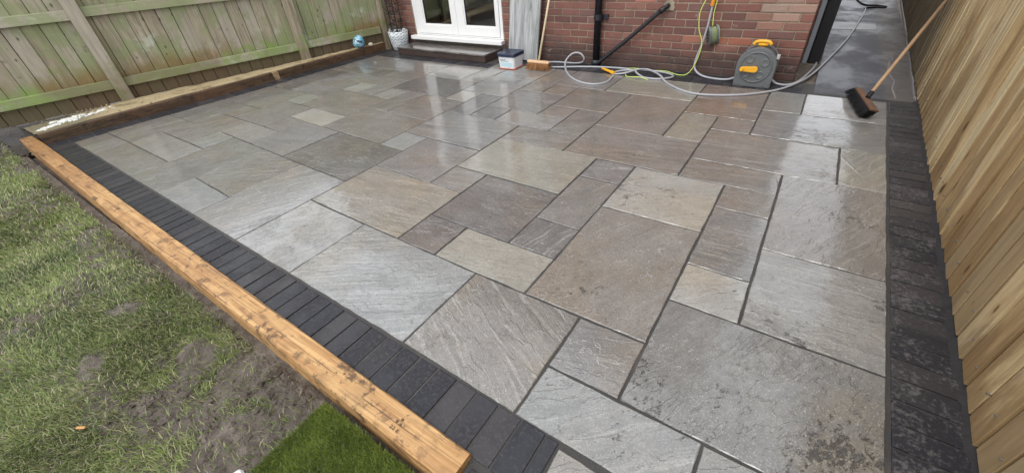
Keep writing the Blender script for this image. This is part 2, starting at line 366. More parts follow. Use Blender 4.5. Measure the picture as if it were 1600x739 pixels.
def sleeper_material(name, ca, cb, cdk, wet=0.0, axis=0, far=None):
    g = G(name); co = g.objco(); w = g.pos()
    sc = [16, 16, 16]; sc[axis] = 0.9
    gr = g.noise(g.scale(co, tuple(sc)), 2.4, 6, 0.65, 0.8); sc2 = [70, 70, 70]; sc2[axis] = 2.0
    gr2 = g.noise(g.scale(co, tuple(sc2)), 2.0, 4, 0.6); bl = g.noise(co, 2.1, 5, 0.65); bl2 = g.noise(co, 15, 5, 0.7)
    c = g.mix(g.ramp(gr, 0.3, 0.7), ca, cb); c = g.mix(g.ramp(gr2, 0.5, 0.72, 0, 0.5), c, cdk)
    c = g.mix(g.ramp(bl, 0.5, 0.72, 0, 0.6), c, [x * 1.6 for x in cdk])
    c = g.mix(g.math('MULTIPLY', g.ramp(bl2, 0.52, 0.62), g.ramp(bl, 0.36, 0.56, 0, 0.85)), c, cdk)
    sc3 = [38, 38, 38]; sc3[axis] = 0.5; crk = g.noise(g.scale(co, tuple(sc3)), 2.0, 3, 0.5)
    c = g.mix(g.ramp(crk, 0.66, 0.70, 0, 0.8), c, cdk)
    big = g.noise(co, 0.9, 5, 0.7); c = g.mix(g.ramp(big, 0.46, 0.62, 0, 0.55), c, g.mix(0.5, c, (0.20, 0.085, 0.045)))
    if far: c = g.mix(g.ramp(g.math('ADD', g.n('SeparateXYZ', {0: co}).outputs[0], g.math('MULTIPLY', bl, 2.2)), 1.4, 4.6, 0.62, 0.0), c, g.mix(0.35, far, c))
    kn = g.n('TexVoronoi', {'Vector': g.scale(co, (2.7, 9, 9) if axis == 0 else (9, 2.7, 9)), 'Scale': 1.0}).outputs['Distance']
    c = g.mix(g.ramp(kn, 0.08, 0.20, 0.8, 0), c, cdk)
    b = g.bsdf(Base_Color=c, Roughness=0.55 - 0.15 * wet, Normal=g.bump(g.math('ADD', gr, g.math('MULTIPLY', gr2, 0.7)), 0.6, 0.005))
    return g.m

def lawn_soil_material():
    g = G('trodden_lawn_soil'); w = g.pos()
    f = g.noise(w, 38, 5, 0.7); f2 = g.noise(w, 6, 5, 0.65); f3 = g.noise(w, 1.3, 4, 0.6)
    c = g.mix(f, (0.036, 0.028, 0.021), (0.180, 0.148, 0.118)); c = g.mix(g.ramp(f2, 0.50, 0.68, 0, 0.6), c, (0.25, 0.212, 0.178))
    c = g.mix(g.ramp(f3, 0.5, 0.7, 0, 0.4), c, (0.05, 0.042, 0.032))
    h = g.math('ADD', f, g.math('MULTIPLY', f2, 2.0))
    g.bsdf(Base_Color=c, Roughness=g.ramp(f2, 0.4, 0.65, 0.62, 0.85), Normal=g.bump(h, 1.0, 0.02)); return g.m

def blade_material(name, dark, light, straw):
    g = G(name); t = g.attr('tone', 'Fac')
    c = g.mix(g.ramp(t, 0.0, 0.8), dark, light); c = g.mix(g.ramp(t, 0.86, 1.0), c, straw)
    d = g.n('BsdfPrincipled', {'Base Color': c, 'Roughness': 0.45}); tr = g.n('BsdfTranslucent', {'Color': c})
    m = g.n('MixShader', {0: 0.28, 1: d.outputs[0], 2: tr.outputs[0]}); g.nt.links.new(m.outputs[0], g.out.inputs[0]); return g.m

def sand_material():
    g = G('damp_building_sand'); w = g.pos(); f = g.noise(w, 120, 4, 0.7); f2 = g.noise(w, 5, 5, 0.65)
    c = g.mix(f, (0.27, 0.205, 0.105), (0.50, 0.41, 0.25)); c = g.mix(g.ramp(f2, 0.5, 0.68, 0, 0.7), c, (0.16, 0.12, 0.06))
    y = g.n('SeparateXYZ', {0: w}).outputs[1]
    c = g.mix(g.ramp(g.math('ADD', y, g.math('MULTIPLY', f2, 0.8)), 0.05, 0.4, 0.75, 0.0), c, g.mix(f, (0.07, 0.06, 0.035), (0.20, 0.19, 0.11)))
    g.bsdf(Base_Color=c, Roughness=0.85, Normal=g.bump(g.math('ADD', f, f2), 0.7, 0.008)); return g.m

def concrete_material():
    g = G('wet_dark_concrete'); w = g.pos(); f = g.noise(w, 70, 5, 0.7); f2 = g.noise(w, 2.2, 5, 0.6); f3 = g.noise(g.scale(w, (1.6, 1, 1)), 1.3, 5, 0.65)
    c = g.mix(f, (0.016, 0.018, 0.024), (0.125, 0.128, 0.146)); c = g.mix(g.ramp(f2, 0.45, 0.7, 0, 0.6), c, (0.05, 0.048, 0.05))
    x = g.n('SeparateXYZ', {0: w}).outputs[0]
    c = g.mix(g.ramp(g.math('ADD', x, g.math('MULTIPLY', f2, 0.12)), 0.88, 0.97, 0, 0.7), c, g.mix(f, (0.07, 0.06, 0.05), (0.19, 0.165, 0.14)))
    wet = g.ramp(f3, 0.38, 0.6)
    b = g.bsdf(Base_Color=c, Roughness=g.ramp(wet, 0, 1, 0.6, 0.4), Normal=g.bump(f, 0.6, 0.004))
    g.set(b, 'Coat Weight', g.math('MULTIPLY', wet, 0.30)); g.set(b, 'Coat Roughness', 0.40); g.set(b, 'Coat IOR', 1.33)
    g.set(b, 'Coat Normal', g.bump(f, 0.35, 0.002)); return g.m

def grey_board_material():
    g = G('grey_limed_board'); co = g.objco()
    gr = g.noise(g.scale(co, (9, 9, 0.7)), 3.2, 6, 0.65, 1.2); gr2 = g.noise(g.scale(co, (40, 40, 1.6)), 2.0, 4, 0.65)
    c = g.mix(g.ramp(gr, 0.3, 0.7), (0.20, 0.215, 0.22), (0.50, 0.51, 0.50)); c = g.mix(g.ramp(gr2, 0.52, 0.7, 0, 0.5), c, (0.17, 0.175, 0.17))
    c = g.mix(g.ramp(g.noise(co, 1.6, 4), 0.5, 0.7, 0, 0.4), c, (0.42, 0.40, 0.36))
    g.bsdf(Base_Color=c, Roughness=0.55, Normal=g.bump(gr, 0.3, 0.003)); return g.m

def pot_material():
    g = G('chevron_glazed_pot'); co = g.objco(); sx = g.n('SeparateXYZ', {0: co})
    an = g.math('ARCTAN2', sx.outputs[1], sx.outputs[0])
    zz = g.math('PINGPONG', g.math('MULTIPLY', an, 2.2), 0.5)
    t = g.math('FRACT', g.math('MULTIPLY', g.math('SUBTRACT', sx.outputs[2], g.math('MULTIPLY', zz, 0.055)), 24.0))
    f = g.noise(co, 30, 4, 0.6); ln = g.math('MULTIPLY', g.ramp(t, 0.45, 0.62), g.ramp(f, 0.35, 0.5))
    c = g.mix(ln, (0.72, 0.74, 0.75), (0.30, 0.36, 0.40)); c = g.mix(g.ramp(g.noise(co, 7, 4), 0.5, 0.75, 0, 0.4), c, (0.40, 0.43, 0.44))
    g.bsdf(Base_Color=c, Roughness=0.4, Normal=g.bump(ln, 0.5, 0.004)); return g.m

def ball_material():
    g = G('crumpled_blue_foil'); co = g.objco(); f = g.noise(co, 9, 4, 0.6); f2 = g.noise(co, 17, 3, 0.6)
    c = g.mix(g.ramp(f, 0.42, 0.6), (0.10, 0.42, 0.62), (0.55, 0.78, 0.85)); c = g.mix(g.ramp(f2, 0.55, 0.62, 0, 0.95), c, (0.02, 0.04, 0.09))
    g.bsdf(Base_Color=c, Roughness=0.35); return g.m

def glass_material():
    g = G('window_glass')
    tr = g.n('BsdfTransparent', {'Color': (0.97, 0.98, 0.975, 1)}); gl = g.n('BsdfGlossy', {'Color': (1, 1, 1, 1), 'Roughness': 0.01})
    fr = g.n('Fresnel', {'IOR': 1.5}); m = g.n('MixShader', {0: g.math('MULTIPLY', fr.outputs[0], 0.9, clamp=True), 1: tr.outputs[0], 2: gl.outputs[0]})
    g.nt.links.new(m.outputs[0], g.out.inputs[0]); return g.m

M_slab = slab_material(); M_sett = sett_material(); M_joint = joint_material()
M_brick = brick_material(); M_brickwall = brick_wall_material(); M_wmortar = wall_mortar_material()
M_newboard = new_board_material(); M_oldboard = old_board_material('Z'); M_oldrail = old_board_material('Y', 'weathered_algae_rail')
M_post = old_board_material('P', 'weathered_post')
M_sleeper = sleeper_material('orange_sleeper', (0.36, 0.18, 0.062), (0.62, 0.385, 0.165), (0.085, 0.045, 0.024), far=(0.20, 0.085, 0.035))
M_sleeperdark = sleeper_material('soaked_sleeper', (0.045, 0.026, 0.014), (0.14, 0.085, 0.042), (0.02, 0.014, 0.01), 0.5, 1)
M_cutwood = sleeper_material('sawn_pale_timber', (0.30, 0.20, 0.11), (0.46, 0.33, 0.19), (0.14, 0.09, 0.05))
M_soil = lawn_soil_material(); M_darksoil = simple('damp_dark_soil', (0.040, 0.032, 0.024), 0.85, var=0.6, nscale=45, bump=1.0); M_sand = sand_material(); M_conc = concrete_material()
M_grass = blade_material('lawn_grass_blade', (0.066, 0.098, 0.028), (0.285, 0.350, 0.110), (0.52, 0.47, 0.28))
M_turf = blade_material('turf_mat_blade', (0.075, 0.112, 0.014), (0.28, 0.37, 0.072), (0.46, 0.48, 0.17))
M_white = simple('white_upvc', (0.80, 0.80, 0.79), 0.3, var=0.03, nscale=6)
M_gasket = simple('black_gasket', (0.02, 0.02, 0.02), 0.6)
M_black = simple('black_plastic_pipe', (0.014, 0.015, 0.019), 0.45, var=0.4, nscale=30, bump=0.15)
M_hose = simple('grey_hose', (0.37, 0.375, 0.40), 0.35, var=0.08)
M_cable = simple('black_rubber_cable', (0.02, 0.02, 0.024), 0.4)
M_lime = simple('lime_builders_line', (0.55, 0.72, 0.16), 0.6, var=0.1, nscale=80)
M_yellow = simple('yellow_plastic', (0.80, 0.40, 0.02), 0.35, var=0.1)
M_orange = simple('orange_plastic', (0.72, 0.27, 0.03), 0.4, var=0.1)
M_reelgrey = simple('grey_reel_plastic', (0.125, 0.135, 0.14), 0.36, var=0.12, nscale=25)
M_clipgrey = simple('pale_grey_plastic', (0.42, 0.43, 0.44), 0.4)
M_bucket = simple('white_bucket_plastic', (0.74, 0.76, 0.78), 0.35, var=0.05, nscale=20)
M_lid = simple('navy_lid_plastic', (0.014, 0.024, 0.055), 0.3, var=0.2)
M_print = simple('grey_green_print', (0.18, 0.22, 0.16), 0.6)
M_printblue = simple('pale_blue_print', (0.48, 0.68, 0.74), 0.5, var=0.05)
M_red = simple('red_orange_residue', (0.42, 0.09, 0.045), 0.5, var=0.3, nscale=60)
M_handle = simple('pale_broom_handle', (0.66, 0.55, 0.36), 0.5, var=0.1, nscale=15)
M_handle2 = simple('worn_broom_handle', (0.42, 0.27, 0.15), 0.55, var=0.2, nscale=15)
M_block = simple('varnished_broom_stock', (0.72, 0.47, 0.28), 0.45, var=0.2)
M_block2 = simple('muddy_broom_stock', (0.16, 0.085, 0.05), 0.65, var=0.4, nscale=30, bump=0.3)
M_bristle = simple('coir_bristle', (0.25, 0.115, 0.042), 0.9, var=0.7, nscale=90)
M_bristle2 = simple('black_bristle', (0.012, 0.012, 0.014), 0.6, var=0.4, nscale=90)
M_greyboard = grey_board_material(); M_pot = pot_material(); M_ball = ball_material(); M_glass = glass_material()
M_leaf = simple('dark_evergreen_leaf', (0.018, 0.032, 0.014), 0.5, var=0.4)
M_wire = simple('black_wire', (0.012, 0.012, 0.012), 0.5)
M_cement = simple('white_cement_spill', (0.66, 0.66, 0.62), 0.8, var=0.2, nscale=50, bump=0.5)
M_stone = simple('pale_stone', (0.50, 0.44, 0.36), 0.8, var=0.25, nscale=40, bump=0.4)
M_mortarline = simple('pale_mortar_fillet', (0.27, 0.26, 0.25), 0.8, var=0.3, nscale=40, bump=0.5)
M_concpale = simple('pale_concrete_patch', (0.30, 0.305, 0.315), 0.45, var=0.25, nscale=30, bump=0.3)
M_room = simple('room_plaster', (0.75, 0.77, 0.74), 0.8, var=0.03, nscale=5)
M_roomfloor = simple('room_floor', (0.10, 0.09, 0.085), 0.4, var=0.2, nscale=8)
M_roof = simple('roof_tile', (0.13, 0.075, 0.06), 0.8, var=0.3, nscale=12)
M_gate_gap = simple('black_gate_and_gap_shade', (0.010, 0.010, 0.012), 0.55, var=0.4, nscale=20, bump=0.3)  # gate stain; also the painted shade behind the fence gaps
M_greytrim = simple('grey_steel_strip', (0.26, 0.29, 0.33), 0.4, var=0.15)
M_chip = simple('orange_wood_chip', (0.55, 0.27, 0.10), 0.7, var=0.2)

# ------------------------------------------------------------------ layout of the paving (metres, origin at a slab corner)
MOD = 0.29
CX = (0.0077, 0.9973, 0.0004, -0.0022, -0.0006, 0.0, -0.0001)
CY = (-0.0003, 0.0168, 0.998, 0.0041, 0.0006, 0.0006, 0.0001)
def gmap(i, j):
    ii = max(min(i, 0.0), -15.5)
    b = (1, i, j, ii * i if False else ii * ii, i * j, j * j, ii ** 3)
    x = sum(p * q for p, q in zip(CX, b)); y = sum(p * q for p, q in zip(CY, b))
    if i > 0: y -= 0.0168 * i
    return x * MOD, y * MOD
def left_edge(y): return -5.588 + 0.071 * y
def right_edge(y): return 0.771 + 0.030 * y
def front_edge(x): return -0.524 - 0.0092 * x
def back_edge(x): return 3.215 if x < -3.2 else 3.470

# tones: g grey, b brownish, p pale, w near white, u buff, d dark, r reddish, l bluish pale
TONES = {'g': (0.196, 0.190, 0.180), 'b': (0.204, 0.187, 0.166), 'p': (0.258, 0.252, 0.238), 'w': (0.345, 0.340, 0.310), 'u': (0.285, 0.268, 0.222),
         'd': (0.128, 0.122, 0.115), 'r': (0.185, 0.140, 0.110), 'l': (0.248, 0.255, 0.250)}
SLABS = [  # x0 x1 y0 y1 tone grain-degrees speckle
 ('L', -17.25, 'F', -1, 'g', 85, 0), (-17.25, -14, 'F', -1, 'g', 80, 0), ('L', -17.1, -1, 1, 'g', 80, 0), (-17.1, -14, -1, 0, 'p', 80, 0),
 (-17.1, -15, 0, 2, 'g', 70, 0), (-15, -14, 0, 1, 'l', 80, 0), ('L', -17.1, 1, 3, 'g', 85, 0), (-14, -12, 'F', 1, 'g', 62, 0),
 (-12, -10, 'F', -1, 'l', 75, 0), (-12, -10, -1, 1, 'g', 40, 0), (-10, -8, 'F', 1, 'p', 66, 0), (-8, -6, 'F', 0, 'p', 70, 0),
 (-8, -5, 0, 2, 'u', 10, 0), (-6, -3, 'F', 0, 'l', 35, 0), (-3, -1, 'F', 0, 'b', 150, 0.4), (-5, -4, 0, 1, 'd', 30, 0), (-4, -2, 0, 1, 'u', 20, 0),
 (-5, -3, 1, 3, 'd', 0, 0), (-3, -2, 1, 2, 'd', 70, 0), (-3, -2, 2, 4, 'g', 60, 0.2), (-6, -3, 3, 5, 'u', 8, 0.2), (-3, -2, 4, 5, 'g', 20, 0.5),
 (-6, -5, 2, 3, 'g', 20, 0), (-8, -6, 2, 4, 'g', 25, 0), (-9, -8, 3, 4, 'l', 60, 0), (-11, -8, 1, 3, 'd', 5, 0), (-13, -11, 1, 3, 'g', 10, 0),
 (-14, -13, 2, 3, 'g', 10, 0), (-15, -13, 1, 2, 'p', 75, 0), (-16, -14, 2, 4, 'g', 5, 0), (-17.1, -16, 2, 3, 'g', 70, 0),
 ('L', -16, 3, 5, 'g', 10, 0), (-16, -15, 4, 5, 'p', 60, 0), (-14, -12, 3, 4, 'w', 15, 0), (-15, -12, 4, 6, 'b', 5, 0),
 ('L', -17.3, 5, 6, 'd', 70, 0), (-17.3, -15, 5, 7, 'g', 10, 0), ('L', -17.1, 6, 8, 'd', 80, 0), (-17.1, -16, 7, 8, 'g', 10, 0),
 (-15, -14, 6, 7, 'w', 10, 0), (-14, -13, 6, 8, 'g', 60, 0), (-13, -12, 6, 7, 'p', 80, 0), (-16, -14, 7, 8, 'g', 5, 0), (-16, -15, 8, 9, 'd', 85, 0),
 ('L', -16, 8, 9, 'g', 5, 0), ('L', -15, 9, 'B', 'g', 8, 0), (-15, -13, 8, 'B', 'b', 5, 0), (-13, -11, 9, 'B', 'p', 5, 0), (-13, -10, 7, 9, 'd', 5, 0),
 (-11, -10, 9, 'B', 'b', 80, 0), (-10, -9, 7, 8, 'w', 80, 0), (-10, -8, 8, 10, 'p', 5, 0), (-10, -8, 10, 'B', 'p', 5, 0), (-11, -9, 5, 7, 'b', 10, 0),
 (-12, -11, 5, 7, 'b', 70, 0), (-12, -9, 3, 5, 'b', 12, 0), (-9, -6, 4, 6, 'g', 10, 0), (-9, -8, 6, 8, 'd', 75, 0), (-8, -7, 6, 7, 'd', 10, 0),
 (-7, -5, 6, 7, 'p', 15, 0.1), (-8, -6, 7, 9, 'g', 5, 0), (-7, -6, 9, 10, 'b', 5, 0), (-8, -7, 9, 'B', 'b', 80, 0), (-7, -5, 10, 'B', 'g', 10, 0),
 (-6, -4, 8, 10, 'b', 10, 0), (-6, -5, 7, 8, 'b', 10, 0.2), (-5, -4, 6, 8, 'b', 50, 0), (-6, -4, 5, 6, 'b', 15, 0.3), (-5, -2, 10, 'B', 'u', 15, 0),
 (-4, -2, 7, 10, 'b', 60, 0), (-4, -1, 5, 7, 'b', 8, 0.35), (-2, -1, 7, 9, 'u', 70, 0), (-2, 0, 9, 'B', 'r', 5, 0), (-1, 0, 8, 9, 'b', 10, 0),
 (-2, 0, 3, 5, 'w', 30, 0.6), (-2, 0, 0, 3, 'b', 65, 0.25), (-1, 1, 5, 6, 'b', 12, 0), (0, 1, 4, 5, 'b', 15, 0), (0, 1, 2, 4, 'g', 3, 0),
 (0, 1, 1, 2, 'w', 40, 0.45), (-1, 2, 6, 8, 'b', 5, 0.1), (2, 'R', 6, 8, 'u', 60, 0.1), (1, 'R', 3, 6, 'b', 65, 0.3), (1, 'R', 1, 3, 'p', 5, 0.5),
 (0, 'R', 8, 10, 'g', 5, 0.4), (0, 1, 10, 'B', 'p', 10, 0.1), (1, 'R', 10, 'B', 'p', 10, 0.4), (-1, 0, -1, 0, 'g', 18, 0), (-1, 1, 'F', -1, 'l', 40, 0.5),
 (0, 'R', -1, 1, 'g', 65, 0.42), (1, 'R', -4, -1, 'p', 30, 0.4), ('E', 1, -4, 'F', 'p', 40, 0.4), ('E', 'R', -6, -4, 'g', 20, 0.3), ('E', 'R', -8, -6, 'b', 10, 0.3), ('E', 'R', -10.5, -8, 'g', 10, 0.3)]
EX = -0.098          # slabs carry on in front of the sett row to the right of this line

# bed of jointing mortar under slabs and setts
bed = MB()
by = [-3.05, -0.75, 0.6, 2, 3.3, 3.9]
bed_pts = [(-0.32, -3.05), (right_edge(-3.05) + 0.22, -3.05), (right_edge(3.56) + 0.22, 3.56), (0.34, 3.56), (0.34, 3.83), (-5.42, 3.83), (left_edge(3.83) - 0.24, 3.83), (left_edge(-0.72) - 0.24, -0.72), (-0.32, -0.745)]
bed.prism(bed_pts, 'z', -0.10, -0.0055)
patio = struct(bed.build('patio', M_joint))

def fettle(p, q, n, amp):
    """points from p to q with a hand-dressed wobble"""
    d = Vector(q) - Vector(p); nrm = Vector((-d.y, d.x)).normalized(); out = []; w = 0
    for k in range(n):
        t = k / n; w = 0.55 * w + random.uniform(-1, 1) * amp
        out.append(Vector(p) + d * t + nrm * (w if k else 0) + Vector((random.uniform(-1, 1), random.uniform(-1, 1))) * (amp * 0.8 if k == 0 else 0))
    return out

def make_slab(corners, tone, grain, spk, gap=0.0054):
    c = [Vector(p) for p in corners]
    cen = sum(c, Vector((0, 0))) / 4
    ins = []
    for k in range(4):                    # inset by half a joint
        p, a, b = c[k], c[k - 1], c[(k + 1) % 4]
        ins.append(p + ((a - p).normalized() + (b - p).normalized()) * gap)
    per = []
    for k in range(4):
        L = (ins[(k + 1) % 4] - ins[k]).length
        per += fettle(ins[k], ins[(k + 1) % 4], max(3, int(L / 0.035)), 0.0016)
    n = len(per); v = []; f = []
    tx, ty = random.uniform(-0.004, 0.004), random.uniform(-0.004, 0.004); z0 = random.uniform(-0.0022, 0.0022)
    def zt(p): return z0 + (p.x - cen.x) * tx + (p.y - cen.y) * ty
    loc = [p - cen for p in per]
    rings = [(1.0, -0.022, 0.0), (1.0, -0.0030, 0.0), (None, 0.0, 0.0032)]
    for s_, dz, inset in rings:
        for p in loc:
            q = p - p.normalized() * inset * random.uniform(0.6, 1.4) if inset else p
            v.append((q.x, q.y, dz + zt(p + cen) + (random.uniform(-0.0006, 0.0006) if inset else 0)))
    for r_ in range(2):
        for k in range(n):
            f.append((r_ * n + k, r_ * n + (k + 1) % n, (r_ + 1) * n + (k + 1) % n, (r_ + 1) * n + k))
    f.append(tuple(2 * n + k for k in range(n)))
    me = bpy.data.meshes.new('sandstone_slab'); me.from_pydata(v, [], f); me.materials.append(M_slab)
    a = R(grain); off = (random.uniform(-30, 30), random.uniform(-30, 30), random.uniform(-30, 30))
    at = me.attributes.new('gpos', 'FLOAT_VECTOR', 'POINT')
    at.data.foreach_set('vector', [t for p in v for t in (p[0] * math.cos(a) + p[1] * math.sin(a) + off[0], -p[0] * math.sin(a) + p[1] * math.cos(a) + off[1], p[2] + off[2])])
    sm = [False] * (2 * n) + [False]; me.polygons.foreach_set('use_smooth', sm)
    o = bpy.data.objects.new('sandstone_slab', me); COL.objects.link(o); o.parent = patio; o.location = (cen.x, cen.y, 0)
    t = TONES[tone]; k = random.uniform(0.92, 1.08)
    o.color = (t[0] * k * random.uniform(0.985, 1.015), t[1] * k, t[2] * k * random.uniform(0.97, 1.01), spk)
    return o

for x0, x1, y0, y1, tone, grain, spk in SLABS:
    def corner(i, j):
        jn = j if not isinstance(j, str) else {'F': -1.8, 'B': 11.4}[j]
        if i == 'E': x = EX; y = gmap(0, jn)[1]
        elif i in ('L', 'R'):
            y = gmap(-19 if i == 'L' else 2.8, jn)[1]
            x = left_edge(y) if i == 'L' else right_edge(y)
        else: x, y = gmap(i, jn)
        return x, y
    P4 = []
    xm = gmap(-18 if x0 == 'L' else (0 if x0 == 'E' else x0), 0)[0] + 0.05
    for i, j in ((x0, y0), (x1, y0), (x1, y1), (x0, y1)):
        x, y = corner(i, j)
        if j == 'F': y = front_edge(x) - (0.010 if x > -0.4 else 0)
        if j == 'B': y = back_edge(xm)
        if j in 'FB' if isinstance(j, str) else False:
            if i == 'L': x = left_edge(y)
            if i == 'R': x = right_edge(y)
        P4.append((x, y))
    if x0 == 'E' and y1 == 'F': P4[2] = (P4[2][0], P4[2][1] - 0.014); P4[3] = (EX, P4[3][1] - 0.014)
    if (x0, y0) == (1, -4): pass
    make_slab(P4, tone, grain, spk)

# charcoal setts round the edge, each a piece of its own
def sett_mesh(w, l):
    b = MB().box(-w / 2, w / 2, -l / 2, l / 2, -0.05, 0.0); return b.mesh('paving_sett', 0.0035, 2)
SM = {}
def put_sett(x, y, rz, w=0.0915, l=0.194):
    k = (round(w, 3), round(l, 3))
    if k not in SM: SM[k] = sett_mesh(*k); SM[k].materials.append(M_sett)
    o = bpy.data.objects.new('paving_sett', SM[k]); COL.objects.link(o); o.parent = patio
    o.location = (x, y, random.uniform(-0.002, 0.0015)); o.rotation_euler = (random.uniform(-.006, .006), random.uniform(-.01, .01), rz + random.uniform(-.008, .008))
x = -0.152
while x > -5.62:                                                         # front row
    put_sett(x - 0.05, front_edge(x) - 0.108, -0.0092); x -= 0.1
put_sett(-0.127, front_edge(-0.127) - 0.111, -0.0092, 0.044)
y = -0.80
while y > -3.0: put_sett(-0.205, y, math.pi / 2); y -= 0.1               # return to the right of the timber
y = -2.95
while y < 3.54: put_sett(right_edge(y) + 0.107, y, math.pi / 2 - 0.03); y += 0.1
y = -0.64
while y < 3.60: put_sett(left_edge(y) - 0.112, y, math.pi / 2 - 0.071); y += 0.1
x = -5.24
while x < -3.22: put_sett(x, 3.317, 0.0, 0.094, 0.19); x += 0.1
x = -2.60 - 0.6
while x < 0.30: put_sett(x, 3.577, 0.0, 0.094, 0.196); x += 0.1
x = -3.22
while x < 0.12: put_sett(x, 3.752, math.pi / 2, 0.094, 0.19) if random.random() < 2 else None; x += 0.2

# ------------------------------------------------------------------ ground, lawn, alley
gr_ = MB().box(-45, 45, -45, 60, -0.5, -0.135); ground = struct(gr_.build('ground', M_soil))

BLOBS = [(-1.30, -.96, .20), (-1.34, -.86, .20), (-1.10, -.90, .24), (-1.13, -1.10, .26), (-1.31, -1.16, .15), (-1.56, -1.22, .13), (-1.66, -1.26, .10), (-3.52, -.86, .13),
         (-5.6, -.86, .22), (-6.5, -.80, .40), (-1.68, -1.05, .12), (-1.0, -1.25, .22), (-2.35, -1.05, .10), (-2.05, -1.33, .09), (-4.3, -1.0, .10), (-1.15, -1.4, .12)]
def mud(x, y):
    n = fbm(x * 7, y * 7, 4, 3) - 0.5
    m = np.zeros_like(x)
    for bx, by_, br in BLOBS:
        d = np.hypot((x - bx) * 0.8, y - by_) / br + n * 2.4
        m = np.maximum(m, np.clip((1.05 - d) / 0.6, 0, 1))
    m = np.maximum(m, np.clip((fbm(x * 1.7, y * 3.0, 4, 11) - 0.60) / 0.10, 0, 1) * 0.6)
    edge = np.clip(1 - (-0.845 - 0.0145 * 0 - y - 0.0) / 0.05, 0, 1)
    return np.clip(np.maximum(m, edge * 0.6), 0, 1)
def lawn_z(x, y):
    b = fbm(x * 2.2, y * 2.2, 3, 5) * 0.03 + (np.abs(fbm(x * 13, y * 13, 4, 9) - 0.5) * 0.075 + fbm(x * 34, y * 34, 2, 19) * 0.012) * (0.30 + mud(x, y))
    return -0.105 + b - 0.02 * np.clip((y + 0.90) / 0.06, 0, 1)
xs = np.concatenate([np.arange(-9, -2.6, 0.03), np.arange(-2.6, -0.30, 0.012)]); ys = np.concatenate([np.arange(-6, -1.8, 0.10), np.arange(-1.8, -0.80, 0.012)])
X, Y = np.meshgrid(xs, ys); Z = lawn_z(X, Y); nx, ny = len(xs), len(ys)
me = bpy.data.meshes.new('lawn'); V = np.stack([X, Y, Z], -1).reshape(-1, 3)
idx = np.arange(nx * ny).reshape(ny, nx); F = np.stack([idx[:-1, :-1], idx[:-1, 1:], idx[1:, 1:], idx[1:, :-1]], -1).reshape(-1, 4)
def fast_mesh(name, V, F):
    me = bpy.data.meshes.new(name); k = F.shape[1]
    me.vertices.add(len(V)); me.vertices.foreach_set('co', V.astype(np.float32).ravel())
    me.loops.add(F.size); me.loops.foreach_set('vertex_index', F.astype(np.int32).ravel())
    me.polygons.add(len(F)); me.polygons.foreach_set('loop_start', np.arange(0, F.size, k, dtype=np.int32)); me.polygons.foreach_set('loop_total', np.full(len(F), k, dtype=np.int32))
    me.update(calc_edges=True); return me
lawn = struct(link('lawn', fast_mesh('lawn', V, F), M_soil, smooth=True))

def blades(name, P, L, W, lean, tone, mat_, parent=None, seed=1):
    r = np.random.default_rng(seed); n = len(P)
    az = r.uniform(0, 2 * np.pi, n); sway = fbm(P[:, 0] * 2.5, P[:, 1] * 2.5, 3, 21) * 9
    az = np.where(r.random(n) < 0.65, sway + r.normal(0, 0.7, n), az)
    d = np.stack([np.cos(az), np.sin(az), 0 * az], 1); s = np.stack([-np.sin(az), np.cos(az), 0 * az], 1)
    up = np.array([0, 0, 1.0]); l1 = lean * 0.6; l2 = np.minimum(lean * 1.35, 1.5)
    a = P; b = a + (d * np.sin(l1)[:, None] + up * np.cos(l1)[:, None]) * (L * 0.5)[:, None]
    c = b + (d * np.sin(l2)[:, None] + up * np.cos(l2)[:, None]) * (L * 0.5)[:, None]
    w = (s * (W / 2)[:, None])
    V = np.stack([a - w, a + w, b - w * 0.8, b + w * 0.8, c], 1).reshape(-1, 3)
    k = np.arange(n)[:, None] * 5
    T = np.concatenate([k + np.array([[0, 1, 3]]), k + np.array([[0, 3, 2]]), k + np.array([[2, 3, 4]])], 0)
    me = fast_mesh(name, V, T); at = me.attributes.new('tone', 'FLOAT', 'POINT'); at.data.foreach_set('value', np.repeat(tone, 5).astype(np.float32))
    o = link(name, me, mat_, parent, smooth=True); return o

def scatter(n, x0, x1, y0, y1, seed):
    r = np.random.default_rng(seed); return r.uniform(x0, x1, n), r.uniform(y0, y1, n), r
px, py, r = scatter(430000, -6.9, -0.95, -2.7, -0.845, 4)
dist = np.hypot(px - 0.22, py + 1.13)
keep = (r.random(len(px)) < np.clip(2.2 / dist, 0.30, 1)) & (py > -1.95 + (-px - 2) * 0.10) & (r.random(len(px)) < 1 - 0.93 * mud(px, py)) & (py < -0.860 + r.normal(0, 0.012, len(px)))
keep &= (r.random(len(px)) < 0.05 + 1.5 * fbm(px * 5, py * 5, 3, 31))
px, py = px[keep], py[keep]; n = len(px)
tone = np.clip(fbm(px * 3, py * 3, 4, 41) * 0.9 + r.normal(0, 0.20, n) - 0.02, 0, 0.84); tone = np.where(r.random(n) < 0.04 + 0.24 * fbm(px * 2.2, py * 2.2, 3, 51), 0.97, tone)
dd = np.hypot(px - 0.22, py + 1.13)
grass = blades('lawn_grass', np.stack([px, py, lawn_z(px, py) - 0.004], 1), r.uniform(0.018, 0.052, n), r.uniform(0.0019, 0.0040, n) * np.clip(dd / 2.2, 1, 1.9), np.clip(r.normal(0.88, 0.34, n), 0.1, 1.4), tone, M_grass)
struct(grass, 'stuff'); grass['label'] = 'rough trodden green lawn grass along the orange timber edging'

